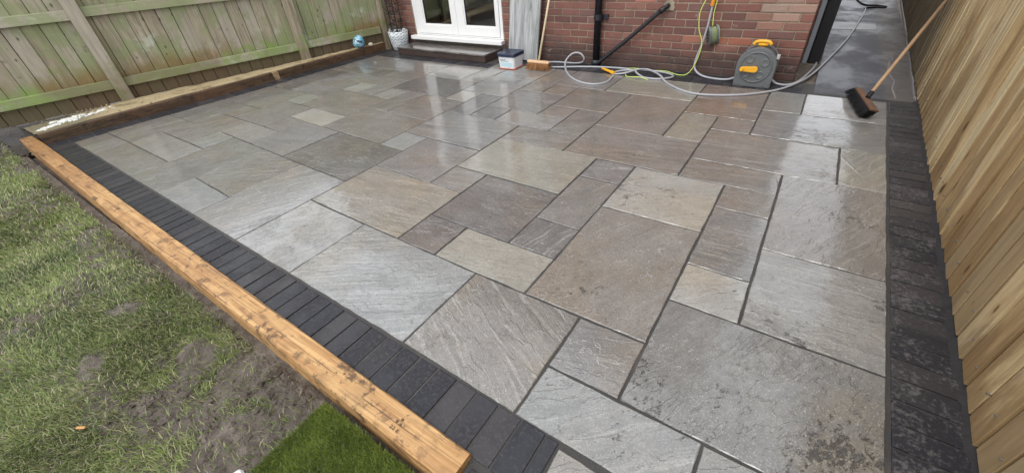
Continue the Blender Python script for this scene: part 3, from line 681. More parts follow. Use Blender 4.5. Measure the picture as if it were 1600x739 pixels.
# laid corner of new turf
tm = thing('turf_mat', 'dense bright green rectangle of new turf against the timber sleeper end', 'turf', (-0.64, -1.25, -0.10))
tb = MB().box(-0.312, 0.30, -0.70, 0.385, 0.0, 0.052); tb.build('backing', M_soil, tm, 0.006)
px, py, r = scatter(95000, -0.315, 0.303, -0.55, 0.392, 6); n = len(px)
tone = np.clip(fbm(px * 9 + 5, py * 9 + 5, 4, 61) * 0.8 + r.normal(0, 0.13, n), 0, 0.9)
tg = blades('turf_pile', np.stack([px, py, np.full(n, 0.049)], 1), r.uniform(0.014, 0.030, n), r.uniform(0.0014, 0.0026, n), np.clip(r.normal(0.6, 0.25, n), 0.05, 1.2), tone, M_turf, tm, 8)
struct(tg, 'stuff')

# alley beside the house
al = MB().box(0.335, 1.16, 3.565, 15, -0.12, -0.006)
alley = struct(al.build('alley_path', M_conc))
st = MB().box(0.146, 0.333, 3.835, 15, -0.12, -0.030); struct(st.build('gully_strip', M_soil))
band_ = MB().prism([(0.335, 6.56), (0.62, 6.58), (0.86, 6.60), (0.85, 6.98), (0.60, 7.06), (0.335, 7.12)], 'z', -0.006, -0.002)
band_.build('repair_strip', M_concpale, alley)
ml = MB(); yy = 3.60; pr_ = None
while yy < 10.5:
    xf = 0.968 + 0.0285 * yy + random.uniform(-0.006, 0.003) - 0.012; wd = random.uniform(0.004, 0.014); cur = (xf, xf + wd, yy)
    if pr_:
        ml.hexa([(pr_[0], pr_[2], -0.008), (pr_[1], pr_[2], -0.008), (cur[1], cur[2], -0.008), (cur[0], cur[2], -0.008), (pr_[0] + .003, pr_[2], 0.006), (pr_[1], pr_[2], 0.010), (cur[1], cur[2], 0.010), (cur[0] + .003, cur[2], 0.006)])
    pr_ = cur; yy += 0.06
ml.build('mortar_fillet', M_mortarline, alley)
cr = MB(); q = [(0.93, 3.62), (0.915, 3.9), (0.94, 4.15), (0.90, 4.5), (0.93, 4.9), (0.96, 5.0), (0.95, 5.3)]
for a, b in zip(q, q[1:]): cr.hexa([(a[0], a[1], -.007), (a[0] + .012, a[1], -.007), (b[0] + .014, b[1], -.007), (b[0], b[1], -.007), (a[0], a[1], -.002), (a[0] + .012, a[1], -.002), (b[0] + .014, b[1], -.002), (b[0], b[1], -.002)])
cr.build('mortar_smear', M_mortarline, alley)

# ------------------------------------------------------------------ house
YW = 3.82; XR = 0.145; DX0, DX1, DZ0, DZ1 = -5.03, -3.35, 0.14, 2.25
HL = -9.0
house = thing('brick_house', 'red brick house wall with white glazed double doors above a paved step', 'house', (0, YW, 0))
NB = 12; ZB = NB * 0.075
# walls (local y = 0 is the face)
w = MB()
w.box(HL, DX0, 0.007, 0.25, -0.10, ZB); w.box(DX1, XR - 0.004, 0.007, 0.25, -0.10, ZB); w.box(DX0, DX1, 0.007, 0.25, -0.10, DZ0)
w.build('mortar_face', M_wmortar, house)
w = MB(); w.box(HL, DX0, 0.0, 0.25, ZB, DZ1); w.box(DX1, XR, 0.0, 0.25, ZB, DZ1); w.box(HL, XR, 0.0, 0.25, DZ1, 5.2)
w.build('upper_wall', M_brickwall, house)
w = MB(); w.box(XR - 0.25, XR, 0.2501, 8.2, -0.10, 5.2); w.box(XR - 0.25, XR - 0.003, 0.12, 0.2499, -0.10, ZB); w.build('side_wall', M_brickwall, house)
w = MB(); w.prism([(-0.35, 5.2), (4.1, 8.0), (8.6, 5.2), (8.6, 5.05), (-0.35, 5.05)], 'x', HL, XR + 0.15); w.build('roof', M_roof, house)
bm_variants = []
for k in range(4):
    b = MB().box(-0.1075, 0.1075, 0, 0.10, 0, 0.065); me = b.mesh('brick', 0.004, 1)
    for v_ in me.vertices: v_.co += Vector((random.uniform(-.0015, .0015), random.uniform(-.0012, .0012), random.uniform(-.0012, .0012)))
    me.materials.append(M_brick); bm_variants.append(me)
half = MB().box(-0.051, 0.051, 0, 0.10, 0, 0.065).mesh('brick', 0.004, 1); half.materials.append(M_brick)
def brick_color(x, z):
    base = random.choice([(0.185, 0.075, 0.058), (0.205, 0.085, 0.066), (0.155, 0.062, 0.052), (0.23, 0.105, 0.08), (0.125, 0.055, 0.050), (0.19, 0.078, 0.064), (0.16, 0.085, 0.075)])
    if x > -0.32 and z > 0.40: base = random.choice([(0.30, 0.16, 0.12), (0.27, 0.13, 0.10), (0.36, 0.24, 0.19), (0.24, 0.10, 0.075)])
    k = random.uniform(0.85, 1.15); return (base[0] * k, base[1] * k, base[2] * k, 1)
SPECIAL = {(-0.95, 0.30): (0.36, 0.14, 0.09, 1), (-0.45, 0.30): (0.34, 0.115, 0.065, 1), (-0.66, 0.30): (0.33, 0.12, 0.07, 1), (-1.35, 0.675): (0.48, 0.17, 0.13, 1), (-0.1, 0.6): (0.36, 0.27, 0.22, 1)}
def put_brick(me, x, z):
    o = bpy.data.objects.new('brick', me); COL.objects.link(o); o.parent = house
    o.location = (x, random.uniform(-0.0015, 0.0015), z + 0.005 + random.uniform(-.001, .001)); o.rotation_euler = (0, random.uniform(-.004, .004), random.uniform(-.004, .004))
    o.color = brick_color(x, z)
    for (sx, sz), c in SPECIAL.items():
        if abs(x - sx) < 0.1125 and abs(z - sz) < 0.03: o.color = c
for row in range(NB):
    z = row * 0.075
    x = XR - 0.1125 + 0.005 - (0.1125 if row % 2 else 0)
    if row % 2: put_brick(half, XR - 0.051, z)
    while x > -5.72:
        l, r_ = x - 0.1125, x + 0.1125
        if z + 0.075 > DZ0 and r_ > DX0 + 0.001 and l < DX1 - 0.001:
            if l < DX0 - 0.04:                                          # cut brick against the frame
                wd = DX0 - l - 0.01
                me = MB().box(-wd / 2, wd / 2, 0, 0.10, 0, 0.065).mesh('brick', 0.004, 1); me.materials.append(M_brick); put_brick(me, l + wd / 2 + 0.003, z)
            elif r_ > DX1 + 0.04:
                wd = r_ - DX1 - 0.01
                me = MB().box(-wd / 2, wd / 2, 0, 0.10, 0, 0.065).mesh('brick', 0.004, 1); me.materials.append(M_brick); put_brick(me, r_ - wd / 2 - 0.003, z)
        else: put_brick(random.choice(bm_variants), x, z)
        x -= 0.225
# double door
fr = MB(); fw = 0.055; y0, y1 = 0.02, 0.09
fr.box(DX0, DX0 + fw, y0, y1, 0.203, DZ1); fr.box(DX1 - fw, DX1, y0, y1, 0.203, DZ1); fr.box(DX0 + fw, DX1 - fw, y0, y1, DZ1 - fw, DZ1); fr.box(DX0 + fw, DX1 - fw, y0, y1, 0.203, 0.225)
door = fr.build('door_frame', M_white, house, 0.004)
MB().box(DX0 - 0.045, DX1 + 0.02, -0.085, 0.12, 0.150, 0.200).build('door_sill', M_white, house, 0.006)
def leaf(a, b, pa, pb, swap):
    m = MB(); z0, z1, zp0, zp1 = 0.229, DZ1 - fw - 0.003, 0.345, DZ1 - 0.19; ya, yb = 0.008, 0.075
    m.box(a, pa, ya, yb, z0, z1); m.box(pb, b, ya, yb, z0, z1); m.box(pa, pb, ya, yb, z0, zp0); m.box(pa, pb, ya, yb, zp1, z1)
    m.build('door_leaf', M_white, door, 0.005)
    bd = MB(); t = 0.018
    for (u0, u1, v0, v1) in ((pa, pa + t, zp0, zp1), (pb - t, pb, zp0, zp1), (pa + t, pb - t, zp0, zp0 + t), (pa + t, pb - t, zp1 - t, zp1)): bd.box(u0, u1, 0.020, 0.060, v0, v1)
    bd.build('glazing_bead', M_white, door, 0.003)
    gk = MB(); s = 0.006; pa2, pb2, za, zb = pa + t, pb - t, zp0 + t, zp1 - t
    for (u0, u1, v0, v1) in ((pa2, pa2 + s, za, zb), (pb2 - s, pb2, za, zb), (pa2 + s, pb2 - s, za, za + s), (pa2 + s, pb2 - s, zb - s, zb)): gk.box(u0, u1, 0.030, 0.050, v0, v1)
    gk.build('gasket', M_gasket, door)
    MB().box(pa2 + s, pb2 - s, 0.038, 0.042, za + s, zb - s).build('glass_pane', M_glass, door)
    hx = pb + 0.045 if swap else pa - 0.045
    h_ = MB().box(hx - 0.016, hx + 0.016, -0.002, 0.008, 1.02, 1.24); h_.box(hx - 0.011, hx + 0.011, -0.05, -0.002, 1.14, 1.16); h_.box(hx - 0.12 if swap else hx - 0.011, hx + 0.011 if swap else hx + 0.12, -0.065, -0.05, 1.138, 1.162)
    h_.build('handle', M_white, door, 0.003)
leaf(DX0 + fw + 0.003, -4.162, -4.825, -4.262, True); leaf(-4.158, DX1 - fw - 0.003, -4.022, -3.462, False)
# room behind the glass
rm = MB(); a, b, d = DX0 - 1.0, DX1 + 1.0, 3.6
rm.box(a, b, 0.26, d, 0.10, 0.165); rm.build('room_floor', M_roomfloor, house)
rm = MB(); rm.box(a, b, d, d + 0.1, 0.166, 2.5); rm.box(a - 0.1, a, 0.26, d, 0.166, 2.5); rm.box(b, b + 0.1, 0.26, d, 0.166, 2.5); rm.box(a, b, 0.26, d, 2.5, 2.6); rm.build('room_wall', M_room, house)

# step below the door: its own small structure
stp = thing('paved_step', 'low dark step topped with wet sandstone below the white doors', 'step', (-4.23, 3.62, 0))
MB().box(-0.843, 0.843, -0.205, 0.195, 0.0, 0.075).build('riser', simple('dark_step_brick', (0.06, 0.04, 0.033), 0.5, var=0.4, nscale=18, bump=0.3), stp, 0.004)
xx = -0.85
for wd in (0.80, 0.90):
    me = MB().box(0.003, wd - 0.003, -0.215, 0.198, 0.077, 0.100).mesh('tread_slab', 0.006, 2); me.materials.append(M_slab)
    at = me.attributes.new('gpos', 'FLOAT_VECTOR', 'POINT'); at.data.foreach_set('vector', [t for v_ in me.vertices for t in (v_.co.x + 3 * wd, v_.co.y + 4, v_.co.z)])
    o = link('tread_slab', me, M_slab, stp); o.location = (xx, 0, 0); o.color = (0.095, 0.080, 0.072, 0); xx += wd

# ------------------------------------------------------------------ left fence
TH = math.atan(0.24)
lf = thing('panel_fence', 'weathered grey board fence streaked with green algae along the left side', 'fence', (-6.45, 0, 0), -TH)
lb = []
for k in range(4):
    me = MB().box(-0.020, 0.0, 0.0, 0.1395, 0.0, 1.72).mesh('board', 0.003, 1)
    for v_ in me.vertices: v_.co += Vector((random.uniform(-.001, .001), random.uniform(-.0012, .0012), 0))
    me.materials.append(M_oldboard); lb.append(me)
s = -4.2
while s < 3.80:
    o = bpy.data.objects.new('board', random.choice(lb)); COL.objects.link(o); o.parent = lf
    o.location = (random.uniform(-.004, .002), s, 0.085 + random.uniform(-.012, .012)); o.rotation_euler = (random.uniform(-.004, .004), random.uniform(-.004, .004), random.uniform(-.02, .03)); s += 0.144
MB().box(-0.050, -0.030, -4.2, 3.80, 0.09, 1.78).build('gap_shade_sheet', M_gate_gap, lf)  # near-black sheet added to paint shade into the gaps between boards
POSTS = (-3.95, -1.85, 0.30, 2.43, 3.74)
for i, ps in enumerate(POSTS):
    wd = 0.062 if i < 4 else 0.035
    b = MB().box(0.0, 0.075, -wd, wd, -0.05, 1.78); o = b.build('post', M_post, lf, 0.004); o.location = (0.004, ps, 0)
for a, b in zip(POSTS, POSTS[1:]):
    for zl, tilt in ((0.245, -0.002), (0.965, -0.017), (1.55, 0)):
        m = MB(); ln = b - a - 0.126
        m.hexa([(0.004, 0, 0), (0.048, 0, 0), (0.048, ln, tilt * ln), (0.004, ln, tilt * ln), (0.004, 0, .095), (0.038, 0, .088), (0.038, ln, .088 + tilt * ln), (0.004, ln, .095 + tilt * ln)])
        o = m.build('rail', M_oldrail, lf, 0.003); o.location = (0.0, a + 0.063, zl + (0.02 if zl < 1 and zl > 0.5 and a < 0.2 else 0.0))

# ------------------------------------------------------------------ right fence
rf = thing('feather_edge_fence', 'new pale tan feather-edge board fence along the right side', 'fence', (0.972, 0, 0), -math.atan(0.0285))
rb = []
for k in range(5):
    b = MB(); b.prism([(0.0, 0.0), (0.022, 0.0), (0.022, 0.1165), (0.011, 0.1165)], 'z', 0.0, 1.80)
    me = b.mesh('board', 0.0015, 1)
    for v_ in me.vertices: v_.co += Vector((random.uniform(-.001, .001), random.uniform(-.001, .001), 0))
    me.materials.append(M_newboard); rb.append(me)
s = -3.0
while s < 11.0:
    o = bpy.data.objects.new('board', random.choice(rb)); COL.objects.link(o); o.parent = rf
    o.location = (random.uniform(0, 0.004), s, 0.004 + random.uniform(-.003, .006)); o.rotation_euler = (random.uniform(-.005, .005), random.uniform(-.003, .003), 0.055 + random.uniform(-.010, .010)); s += random.uniform(0.1235, 0.1265)
hm = MB(); yy = -3.0; pv = None
while yy < 3.6:                                                          # dark haunching packed against the foot of the boards
    cu = (yy, random.uniform(0.004, 0.014), random.uniform(-0.022, -0.012))
    if pv: hm.hexa([(-0.035, pv[0], -0.02), (0.012, pv[0], -0.02), (0.012, cu[0], -0.02), (-0.035, cu[0], -0.02), (pv[2], pv[0], -0.001), (0.012, pv[0], pv[1]), (0.012, cu[0], cu[1]), (cu[2], cu[0], -0.001)])
    pv = cu; yy += 0.045
hm.build('mortar_haunch', simple('dark_haunching', (0.022, 0.021, 0.022), 0.7, var=0.4, nscale=90, bump=0.5), patio).location = (0.972, 0, 0); bpy.data.objects['mortar_haunch'].rotation_euler = (0, 0, -math.atan(0.0285))
MB().box(0.0265, 0.031, -3.0, 11.0, 0.0, 1.78).build('gap_shade_sheet', M_gate_gap, rf)  # added dark sheet, stands in for shadow lines at the board edges
nl = MB(); yy = -2.9
while yy < 6:
    for zz in (0.11, 1.05, 1.65):
        u = yy + random.uniform(0.02, 0.08); z2 = zz + random.uniform(-.02, .02); nl.tube([(-0.003, u, z2), (0.012, u, z2)], 0.0036, 8)
    yy += 0.125
struct(nl.build('nail_heads', simple('dull_galvanised_nail', (0.16, 0.15, 0.13), 0.5), rf), 'stuff')
for zl in (0.3, 1.0, 1.6): MB().box(0.032, 0.075, -3.0, 11.0, zl, zl + 0.09).build('rail', M_newboard, rf)

# ------------------------------------------------------------------ timber edging
def timber(name, p0, p1, w_, h_, mat_, seg=40, jit=0.0022, parent=None, axis=0):
    """slightly worn squared timber from p0 to p1 (top centre line), local origin at p0"""
    p0, p1 = Vector(p0), Vector(p1); d = p1 - p0; L = d.length; t = d.normalized(); sd_ = t.cross(Vector((0, 0, 1))).normalized()
    c = 0.007; prof = [(-w_ / 2, -h_), (w_ / 2, -h_), (w_ / 2, -c * 1.3), (w_ / 2 - c, 0), (w_ / 6, 0.0008), (-w_ / 6, 0.0008), (-w_ / 2 + c, 0), (-w_ / 2, -c * 1.3)]
    m = MB(); v = []; f = []; n = len(prof)
    for i in range(seg + 1):
        for u, z in prof:
            q_ = t * (L * i / seg) + sd_ * (u + random.gauss(0, jit)) + Vector((0, 0, z + random.gauss(0, jit * 0.6))); v.append(q_)
    for i in range(seg):
        for k in range(n): f.append((i * n + k, i * n + (k + 1) % n, (i + 1) * n + (k + 1) % n, (i + 1) * n + k))
    f += [tuple(range(n - 1, -1, -1)), tuple(seg * n + k for k in range(n))]
    m.add(v, f); return m.build(name, mat_, parent, loc=tuple(p0))
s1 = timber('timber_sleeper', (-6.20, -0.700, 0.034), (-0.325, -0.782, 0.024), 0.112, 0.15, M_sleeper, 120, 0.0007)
tag(s1, 'long orange-brown timber edging between the lawn and the dark setts', 'sleeper', 'timber sleepers edging the patio')
M_stamp = simple('burnt_stamp', (0.13, 0.075, 0.045), 0.8, var=0.3)
tc = bpy.data.curves.new('grade_stamp', 'FONT'); tc.body = '22 E'; tc.size = 0.024; tc.extrude = 0.0006; tc.align_x = 'CENTER'; tc.align_y = 'CENTER'
to = bpy.data.objects.new('grade_stamp', tc); COL.objects.link(to); bpy.context.view_layer.update()
tme = bpy.data.meshes.new_from_object(to.evaluated_get(bpy.context.evaluated_depsgraph_get())); bpy.data.objects.remove(to)
for v_ in tme.vertices: v_.co.y *= 0.75
o = link('grade_stamp', tme, M_stamp, s1); o.location = (-0.600 + 6.20, -0.806 + 0.700, -0.0062); o.rotation_euler = (0, 0, -0.0144)
m = MB()
for dx, dy in ((0.0, 0.0), (-0.019, 0.003), (-0.006, 0.017)): m.tube([(dx, dy, -0.002), (dx, dy, 0.0010)], 0.0052, 9)
o = m.build('stamp_pips', M_stamp, s1); o.location = (-0.592 + 6.20, -0.784 + 0.700, -0.0062)
def sface(y): return left_edge(y) - 0.235
a, b = -0.64, 1.72
s2 = timber('timber_sleeper', (sface(a) - 0.05, a, 0.100), (sface(b) - 0.05, b, 0.100), 0.10, 0.17, M_sleeperdark, 36, 0.001)
tag(s2, 'dark soaked timber sleeper at the lawn end of the left fence', 'sleeper', 'timber sleepers edging the patio')
a, b = 1.815, 3.70
s3 = timber('timber_sleeper', (sface(a) - 0.05, a, 0.100), (sface(b) - 0.05, b, 0.100), 0.10, 0.17, M_sleeperdark, 30, 0.001)
tag(s3, 'dark soaked timber sleeper below the fence nearest the plant pot', 'sleeper', 'timber sleepers edging the patio')
MB().box(-0.05, 0.046, -0.040, 0.040, -0.05, 0.096).build('sleeper_stub', M_cutwood, None, 0.004, loc=(sface(1.768) - 0.05, 1.768, 0))
tag(bpy.data.objects['sleeper_stub'], 'short pale sawn timber block between the two dark sleepers', 'block')

# sand bed between sleepers and fence
def fence_x(y): return -6.45 + 0.24 * y
rows = []; ysb = np.arange(-0.66, 3.72, 0.03); K = 14; V = []
for y in ysb:
    xa = sface(y) - 0.012 - 0.030 * vnoise(np.array([y * 6.0]), np.array([3.3]), 2)[0] - 0.03 * max(0, vnoise(np.array([y * 1.5]), np.array([8.3]), 2)[0] - .4); xb = min(fence_x(y) - 0.05, xa - 0.03)
    for k in range(K):
        t = k / (K - 1); xx = xa + (xb - xa) * t
        zz = 0.1015 + (0.0 if k == 0 else 0.014 * vnoise(np.array([xx * 9]), np.array([y * 9]), 5)[0] + 0.010 * vnoise(np.array([xx * 30]), np.array([y * 30]), 6)[0]) - 0.05 * max(0, t - 0.55) - 0.26 * max(0, t - 0.78 - 0.14 * vnoise(np.array([y * 7]), np.array([1.7]), 9)[0]) - (0.05 * max(0, (0.35 - y)) * t)
        V.append((xx, y, zz))
V = np.array(V); idx = np.arange(len(V)).reshape(len(ysb), K); F = np.stack([idx[:-1, :-1], idx[1:, :-1], idx[1:, 1:], idx[:-1, 1:]], -1).reshape(-1, 4)
struct(link('sand_bed', fast_mesh('sand_bed', V, F[:, ::-1]), M_sand, smooth=True))
MB().prism([(sface(-0.66) - 0.1, -0.66), (sface(3.72) - 0.1, 3.72), (fence_x(3.72) - 0.1, 3.8), (fence_x(-0.66) - 0.15, -0.66)], 'z', -0.10, 0.045).build('soil_bank', M_darksoil)
struct(bpy.data.objects['soil_bank'])
cl_ = MB()
def clod(mb, x_, y_, z_, r_):
    k0 = random.uniform(0, 6); v = [(x_ + r_ * random.uniform(.6, 1.25) * math.cos(k0 + w_), y_ + r_ * random.uniform(.6, 1.25) * math.sin(k0 + w_), z_ + random.uniform(-.2, .3) * r_) for w_ in (0, 1.05, 2.1, 3.14, 4.2, 5.25)]
    v += [(x_ + r_ * random.uniform(-.4, .4), y_ + r_ * random.uniform(-.4, .4), z_ + r_ * random.uniform(.5, .9)), (x_, y_, z_ - r_)]
    mb.add(v, [(k, (k + 1) % 6, 6) for k in range(6)] + [((k + 1) % 6, k, 7) for k in range(6)])
for k in range(900):
    if k < 260: x_, y_ = random.uniform(-7.4, -5.95), random.uniform(-0.98, -0.62)
    elif k < 560: x_ = random.uniform(-5.9, -0.95); y_ = -0.868 - 0.0145 * 0 - abs(random.gauss(0, 0.022))
    else:
        bx, by_, br_ = random.choice(BLOBS[:7]); x_, y_ = bx + random.gauss(0, br_ * 0.5), by_ + random.gauss(0, br_ * 0.5)
        if y_ > -0.86 or x_ > -0.98: continue
    z_ = float(lawn_z(np.array([x_]), np.array([min(y_, -0.81)]))[0]); 
    if k < 260 and y_ > -0.80: z_ = -0.085
    clod(cl_, x_, y_, z_, random.uniform(0.006, 0.020) * (1.4 if k < 260 else 1))
struct(cl_.build('soil_clods', M_soil), 'stuff')
MB().prism([(-9.0, -0.86), (-6.0, -0.84), (-6.10, -0.66), (-6.75, -0.60), (-9.0, -0.7)], 'z', -0.13, -0.075).build('bare_soil', M_darksoil)
struct(bpy.data.objects['bare_soil'])
# loose crumbs of sand and soil on the bed
cb = MB()
for k in range(420):
    y = random.uniform(-0.55, 3.3); t = random.random() ** 0.7; xx = sface(y) - 0.03 + (fence_x(y) - sface(y) + 0.05) * t; r_ = random.uniform(0.004, 0.013); zz = 0.112 - 0.04 * max(0, t - 0.5)
    q_ = [(xx + r_ * random.uniform(.6, 1.2) * math.cos(w_), y + r_ * random.uniform(.6, 1.2) * math.sin(w_), zz) for w_ in (0, 1.6, 3.1, 4.7)]
    cb.add(q_ + [(xx, y, zz + r_), (xx, y, zz - r_)], [(0, 1, 4), (1, 2, 4), (2, 3, 4), (3, 0, 4), (1, 0, 5), (2, 1, 5), (3, 2, 5), (0, 3, 5)])
crumbs = struct(cb.build('sand_crumbs', M_sand), 'stuff')
# white cement spill at the lawn end
sp = MB()
def lump(mb, cx_, cy_, cz, rx, ry, h_, n=14, rot=0.0):
    ring = []
    for k in range(n):
        w_ = 2 * math.pi * k / n; rr = random.uniform(0.75, 1.15); u, v_ = rx * rr * math.cos(w_), ry * rr * math.sin(w_)
        ring.append((cx_ + u * math.cos(rot) - v_ * math.sin(rot), cy_ + u * math.sin(rot) + v_ * math.cos(rot)))
    mid = [(cx_ + (p[0] - cx_) * 0.6, cy_ + (p[1] - cy_) * 0.6) for p in ring]
    v = [(p[0], p[1], cz) for p in ring] + [(p[0], p[1], cz + h_ * random.uniform(0.6, 1.1)) for p in mid] + [(cx_, cy_, cz + h_)]
    f = [(k, (k + 1) % n, n + (k + 1) % n, n + k) for k in range(n)] + [(n + k, n + (k + 1) % n, 2 * n) for k in range(n)] + [tuple(range(n - 1, -1, -1))]
    mb.add(v, f)
for (cx_, cy_, rx, ry) in ((-5.99, -0.58, 0.050, 0.07), (-6.05, -0.50, 0.055, 0.09), (-6.13, -0.36, 0.075, 0.10), (-6.15, -0.24, 0.075, 0.09), (-6.10, -0.14, 0.055, 0.05), (-6.12, -0.04, 0.06, 0.07), (-6.08, 0.05, 0.04, 0.05), (-6.2, -0.44, 0.03, 0.05), (-6.03, -0.30, 0.03, 0.06)):
    lump(sp, cx_, cy_, 0.098, rx, ry, random.uniform(0.012, 0.022))
for k in range(70):
    t = random.random(); cx_ = -5.99 - 0.16 * t + random.gauss(0, .03); cy_ = -0.60 + 0.66 * t; lump(sp, cx_, cy_, 0.102, random.uniform(.008, .022), random.uniform(.008, .022), random.uniform(.006, .014), 8)
o = sp.build('cement_spill', M_cement, smooth=True); tag(o, 'white cement spill on the sand at the lawn end of the fence', 'spill')

# ------------------------------------------------------------------ pipes on the wall
dp = thing('drain_pipe', 'black downpipe on the brick wall with slanting waste pipe joining its foot', 'pipe', (-1.94, YW, 0))
MB().tube([(0.0, -0.062, 0.0), (0.0, -0.062, 4.9)], 0.041, 16).build('downpipe', M_black, dp, smooth=True)
c_ = MB(); c_.tube([(0, -0.062, 0.0), (0, -0.062, 0.07)], 0.053, 16); c_.build('collar', M_black, dp, smooth=True)
c_ = MB(); c_.tube([(0, -0.062, 0.50), (0, -0.062, 0.56)], 0.049, 16); c_.box(-0.02, 0.105, -0.03, 0.0, 0.505, 0.555); c_.build('bracket', M_black, dp, 0.003)
MB().tube(spline([(0.03, -0.075, 0.035), (0.10, -0.072, 0.09), (0.40, -0.070, 0.335), (0.70, -0.066, 0.60), (0.745, -0.055, 0.635), (0.765, -0.02, 0.650), (0.77, 0.03, 0.652)], 6), 0.022, 14).build('waste_pipe', M_black, dp, smooth=True)
c_ = MB(); c_.tube([(0.70, -0.066, 0.597), (0.742, -0.058, 0.633)], 0.029, 14); c_.build('pipe_elbow', M_black, dp, smooth=True)
pm = MB(); ring = []
for k in range(16): w_ = 2 * math.pi * k / 16; rr = 0.062 * random.uniform(0.75, 1.2); ring.append((0.775 + rr * math.cos(w_), 0.655 + rr * math.sin(w_)))
pm.prism(ring, 'y', -0.012, 0.012); pm.build('mortar_patch', M_wmortar, dp, 0.004)

# ------------------------------------------------------------------ things against the wall
gb = MB().box(-0.222, 0.222, -0.014, 0.014, 0.0, 1.95)
o = gb.build('grey_board', M_greyboard, None, 0.003); o.location = (-2.945, 3.665, 0.0); o.rotation_euler = (-0.070, 0.075, 0)
o.location.z = 0.018
tag(o, 'tall grey streaked board leaning on the bricks behind the white tub', 'board')

# tub with dark lid
bk = thing('plastic_tub', 'white square tub with a navy lid standing beside the step', 'tub', (-2.925, 3.36, 0.0), 0.03)
def rsq(h, c, n=5):
    out = []
    for sx, sy, a0 in ((1, 1, 0), (-1, 1, 90), (-1, -1, 180), (1, -1, 270)):
        for k in range(n): a_ = R(a0 + 90 * k / (n - 1)); out.append((sx * (h - c) + c * math.cos(a_), sy * (h - c) + c * math.sin(a_)))
    return out
def loft(mb, levels):
    n = len(rsq(1, .1)); v = []; f = []
    for h, c, z in levels: v += [(x, y, z) for x, y in rsq(h, c)]
    for i in range(len(levels) - 1):
        for k in range(n): f.append((i * n + k, i * n + (k + 1) % n, (i + 1) * n + (k + 1) % n, (i + 1) * n + k))
    f += [tuple(range(n - 1, -1, -1)), tuple((len(levels) - 1) * n + k for k in range(n))]; mb.add(v, f); return mb
loft(MB(), [(0.106, 0.022, 0.004), (0.110, 0.025, 0.010), (0.123, 0.028, 0.155)]).build('body', M_bucket, bk)
loft(MB(), [(0.131, 0.03, 0.146), (0.133, 0.03, 0.150), (0.133, 0.03, 0.176), (0.128, 0.03, 0.186), (0.110, 0.03, 0.186), (0.106, 0.03, 0.180)]).build('lid', M_lid, bk)
rr_ = MB(); loft(rr_, [(0.120, 0.02, 0.0005), (0.122, 0.02, 0.006), (0.112, 0.02, 0.010)]); rr_.build('base_rim', M_red, bk)
def on_front(u, z, e=0.0012): return (u, -(0.110 + 0.013 * (z - 0.010) / 0.145) - e, z)
def front_patch(mb, u0, u1, z0, z1, e):
    a_, b_, c2, d_ = on_front(u0, z0, e), on_front(u1, z0, e), on_front(u1, z1, e), on_front(u0, z1, e)
    k = 0.0008; mb.add([a_, b_, c2, d_] + [(p[0], p[1] + k, p[2]) for p in (a_, b_, c2, d_)], [(0, 1, 2, 3), (7, 6, 5, 4), (0, 4, 5, 1), (1, 5, 6, 2), (2, 6, 7, 3), (3, 7, 4, 0)])
m = MB(); front_patch(m, -0.072, 0.088, 0.032, 0.078, 0.0010); m.build('blue_panel', M_printblue, bk)
m = MB()
for row, (z0, zh, u0, u1) in enumerate(((0.104, 0.015, -0.088, 0.0), (0.090, 0.010, -0.080, 0.034))):   # lettering too small to read
    u = u0
    while u < u1:
        wd = random.uniform(0.005, 0.010)
        front_patch(m, u, u + wd * 0.35, z0, z0 + zh, 0.0012)
        if random.random() < 0.75: front_patch(m, u + wd * 0.37, u + wd * 0.75, z0 + zh * random.choice((0, 0.4, 0.75)), z0 + zh * 0.2 + zh * random.choice((0.1, 0.45, 0.78)), 0.0012)
        u += wd
front_patch(m, 0.03, 0.05, 0.018, 0.023, 0.0012)
m.build('printed_lettering', M_print, bk)

# upright broom
b1 = thing('push_broom', 'pale-handled broom with brown coir bristles leaning upright beside the grey board', 'broom', (-2.515, 3.36, 0.0))
bl_ = MB().box(-0.150, 0.150, -0.030, 0.030, 0.082, 0.106).build('stock', M_block, b1, 0.008)
br = MB()
for i in range(44):
    for j in range(5):
        x_ = -0.142 + 0.284 * i / 43; y_ = -0.024 + 0.048 * j / 4; sx, sy = x_ * 1.17 + random.gauss(0, .007), y_ * 2.3 + random.gauss(0, .008)
        w_ = 0.0028; br.add([(x_ - w_, y_ - w_, 0.083), (x_ + w_, y_ - w_, 0.083), (x_, y_ + w_, 0.083), (sx, sy, random.uniform(0.001, 0.018)), (sx + .005, sy + .002, random.uniform(0.001, 0.010))], [(0, 1, 4, 3), (1, 2, 4), (2, 0, 3, 4), (0, 2, 1)])
struct(br.build('bristles', M_bristle, b1), 'stuff')
MB().tube([(0.0, 0.0, 0.095), (0.022, 0.24, 0.735), (0.042, 0.444, 1.28)], 0.0125, 12).build('handle', M_handle, b1, smooth=True)

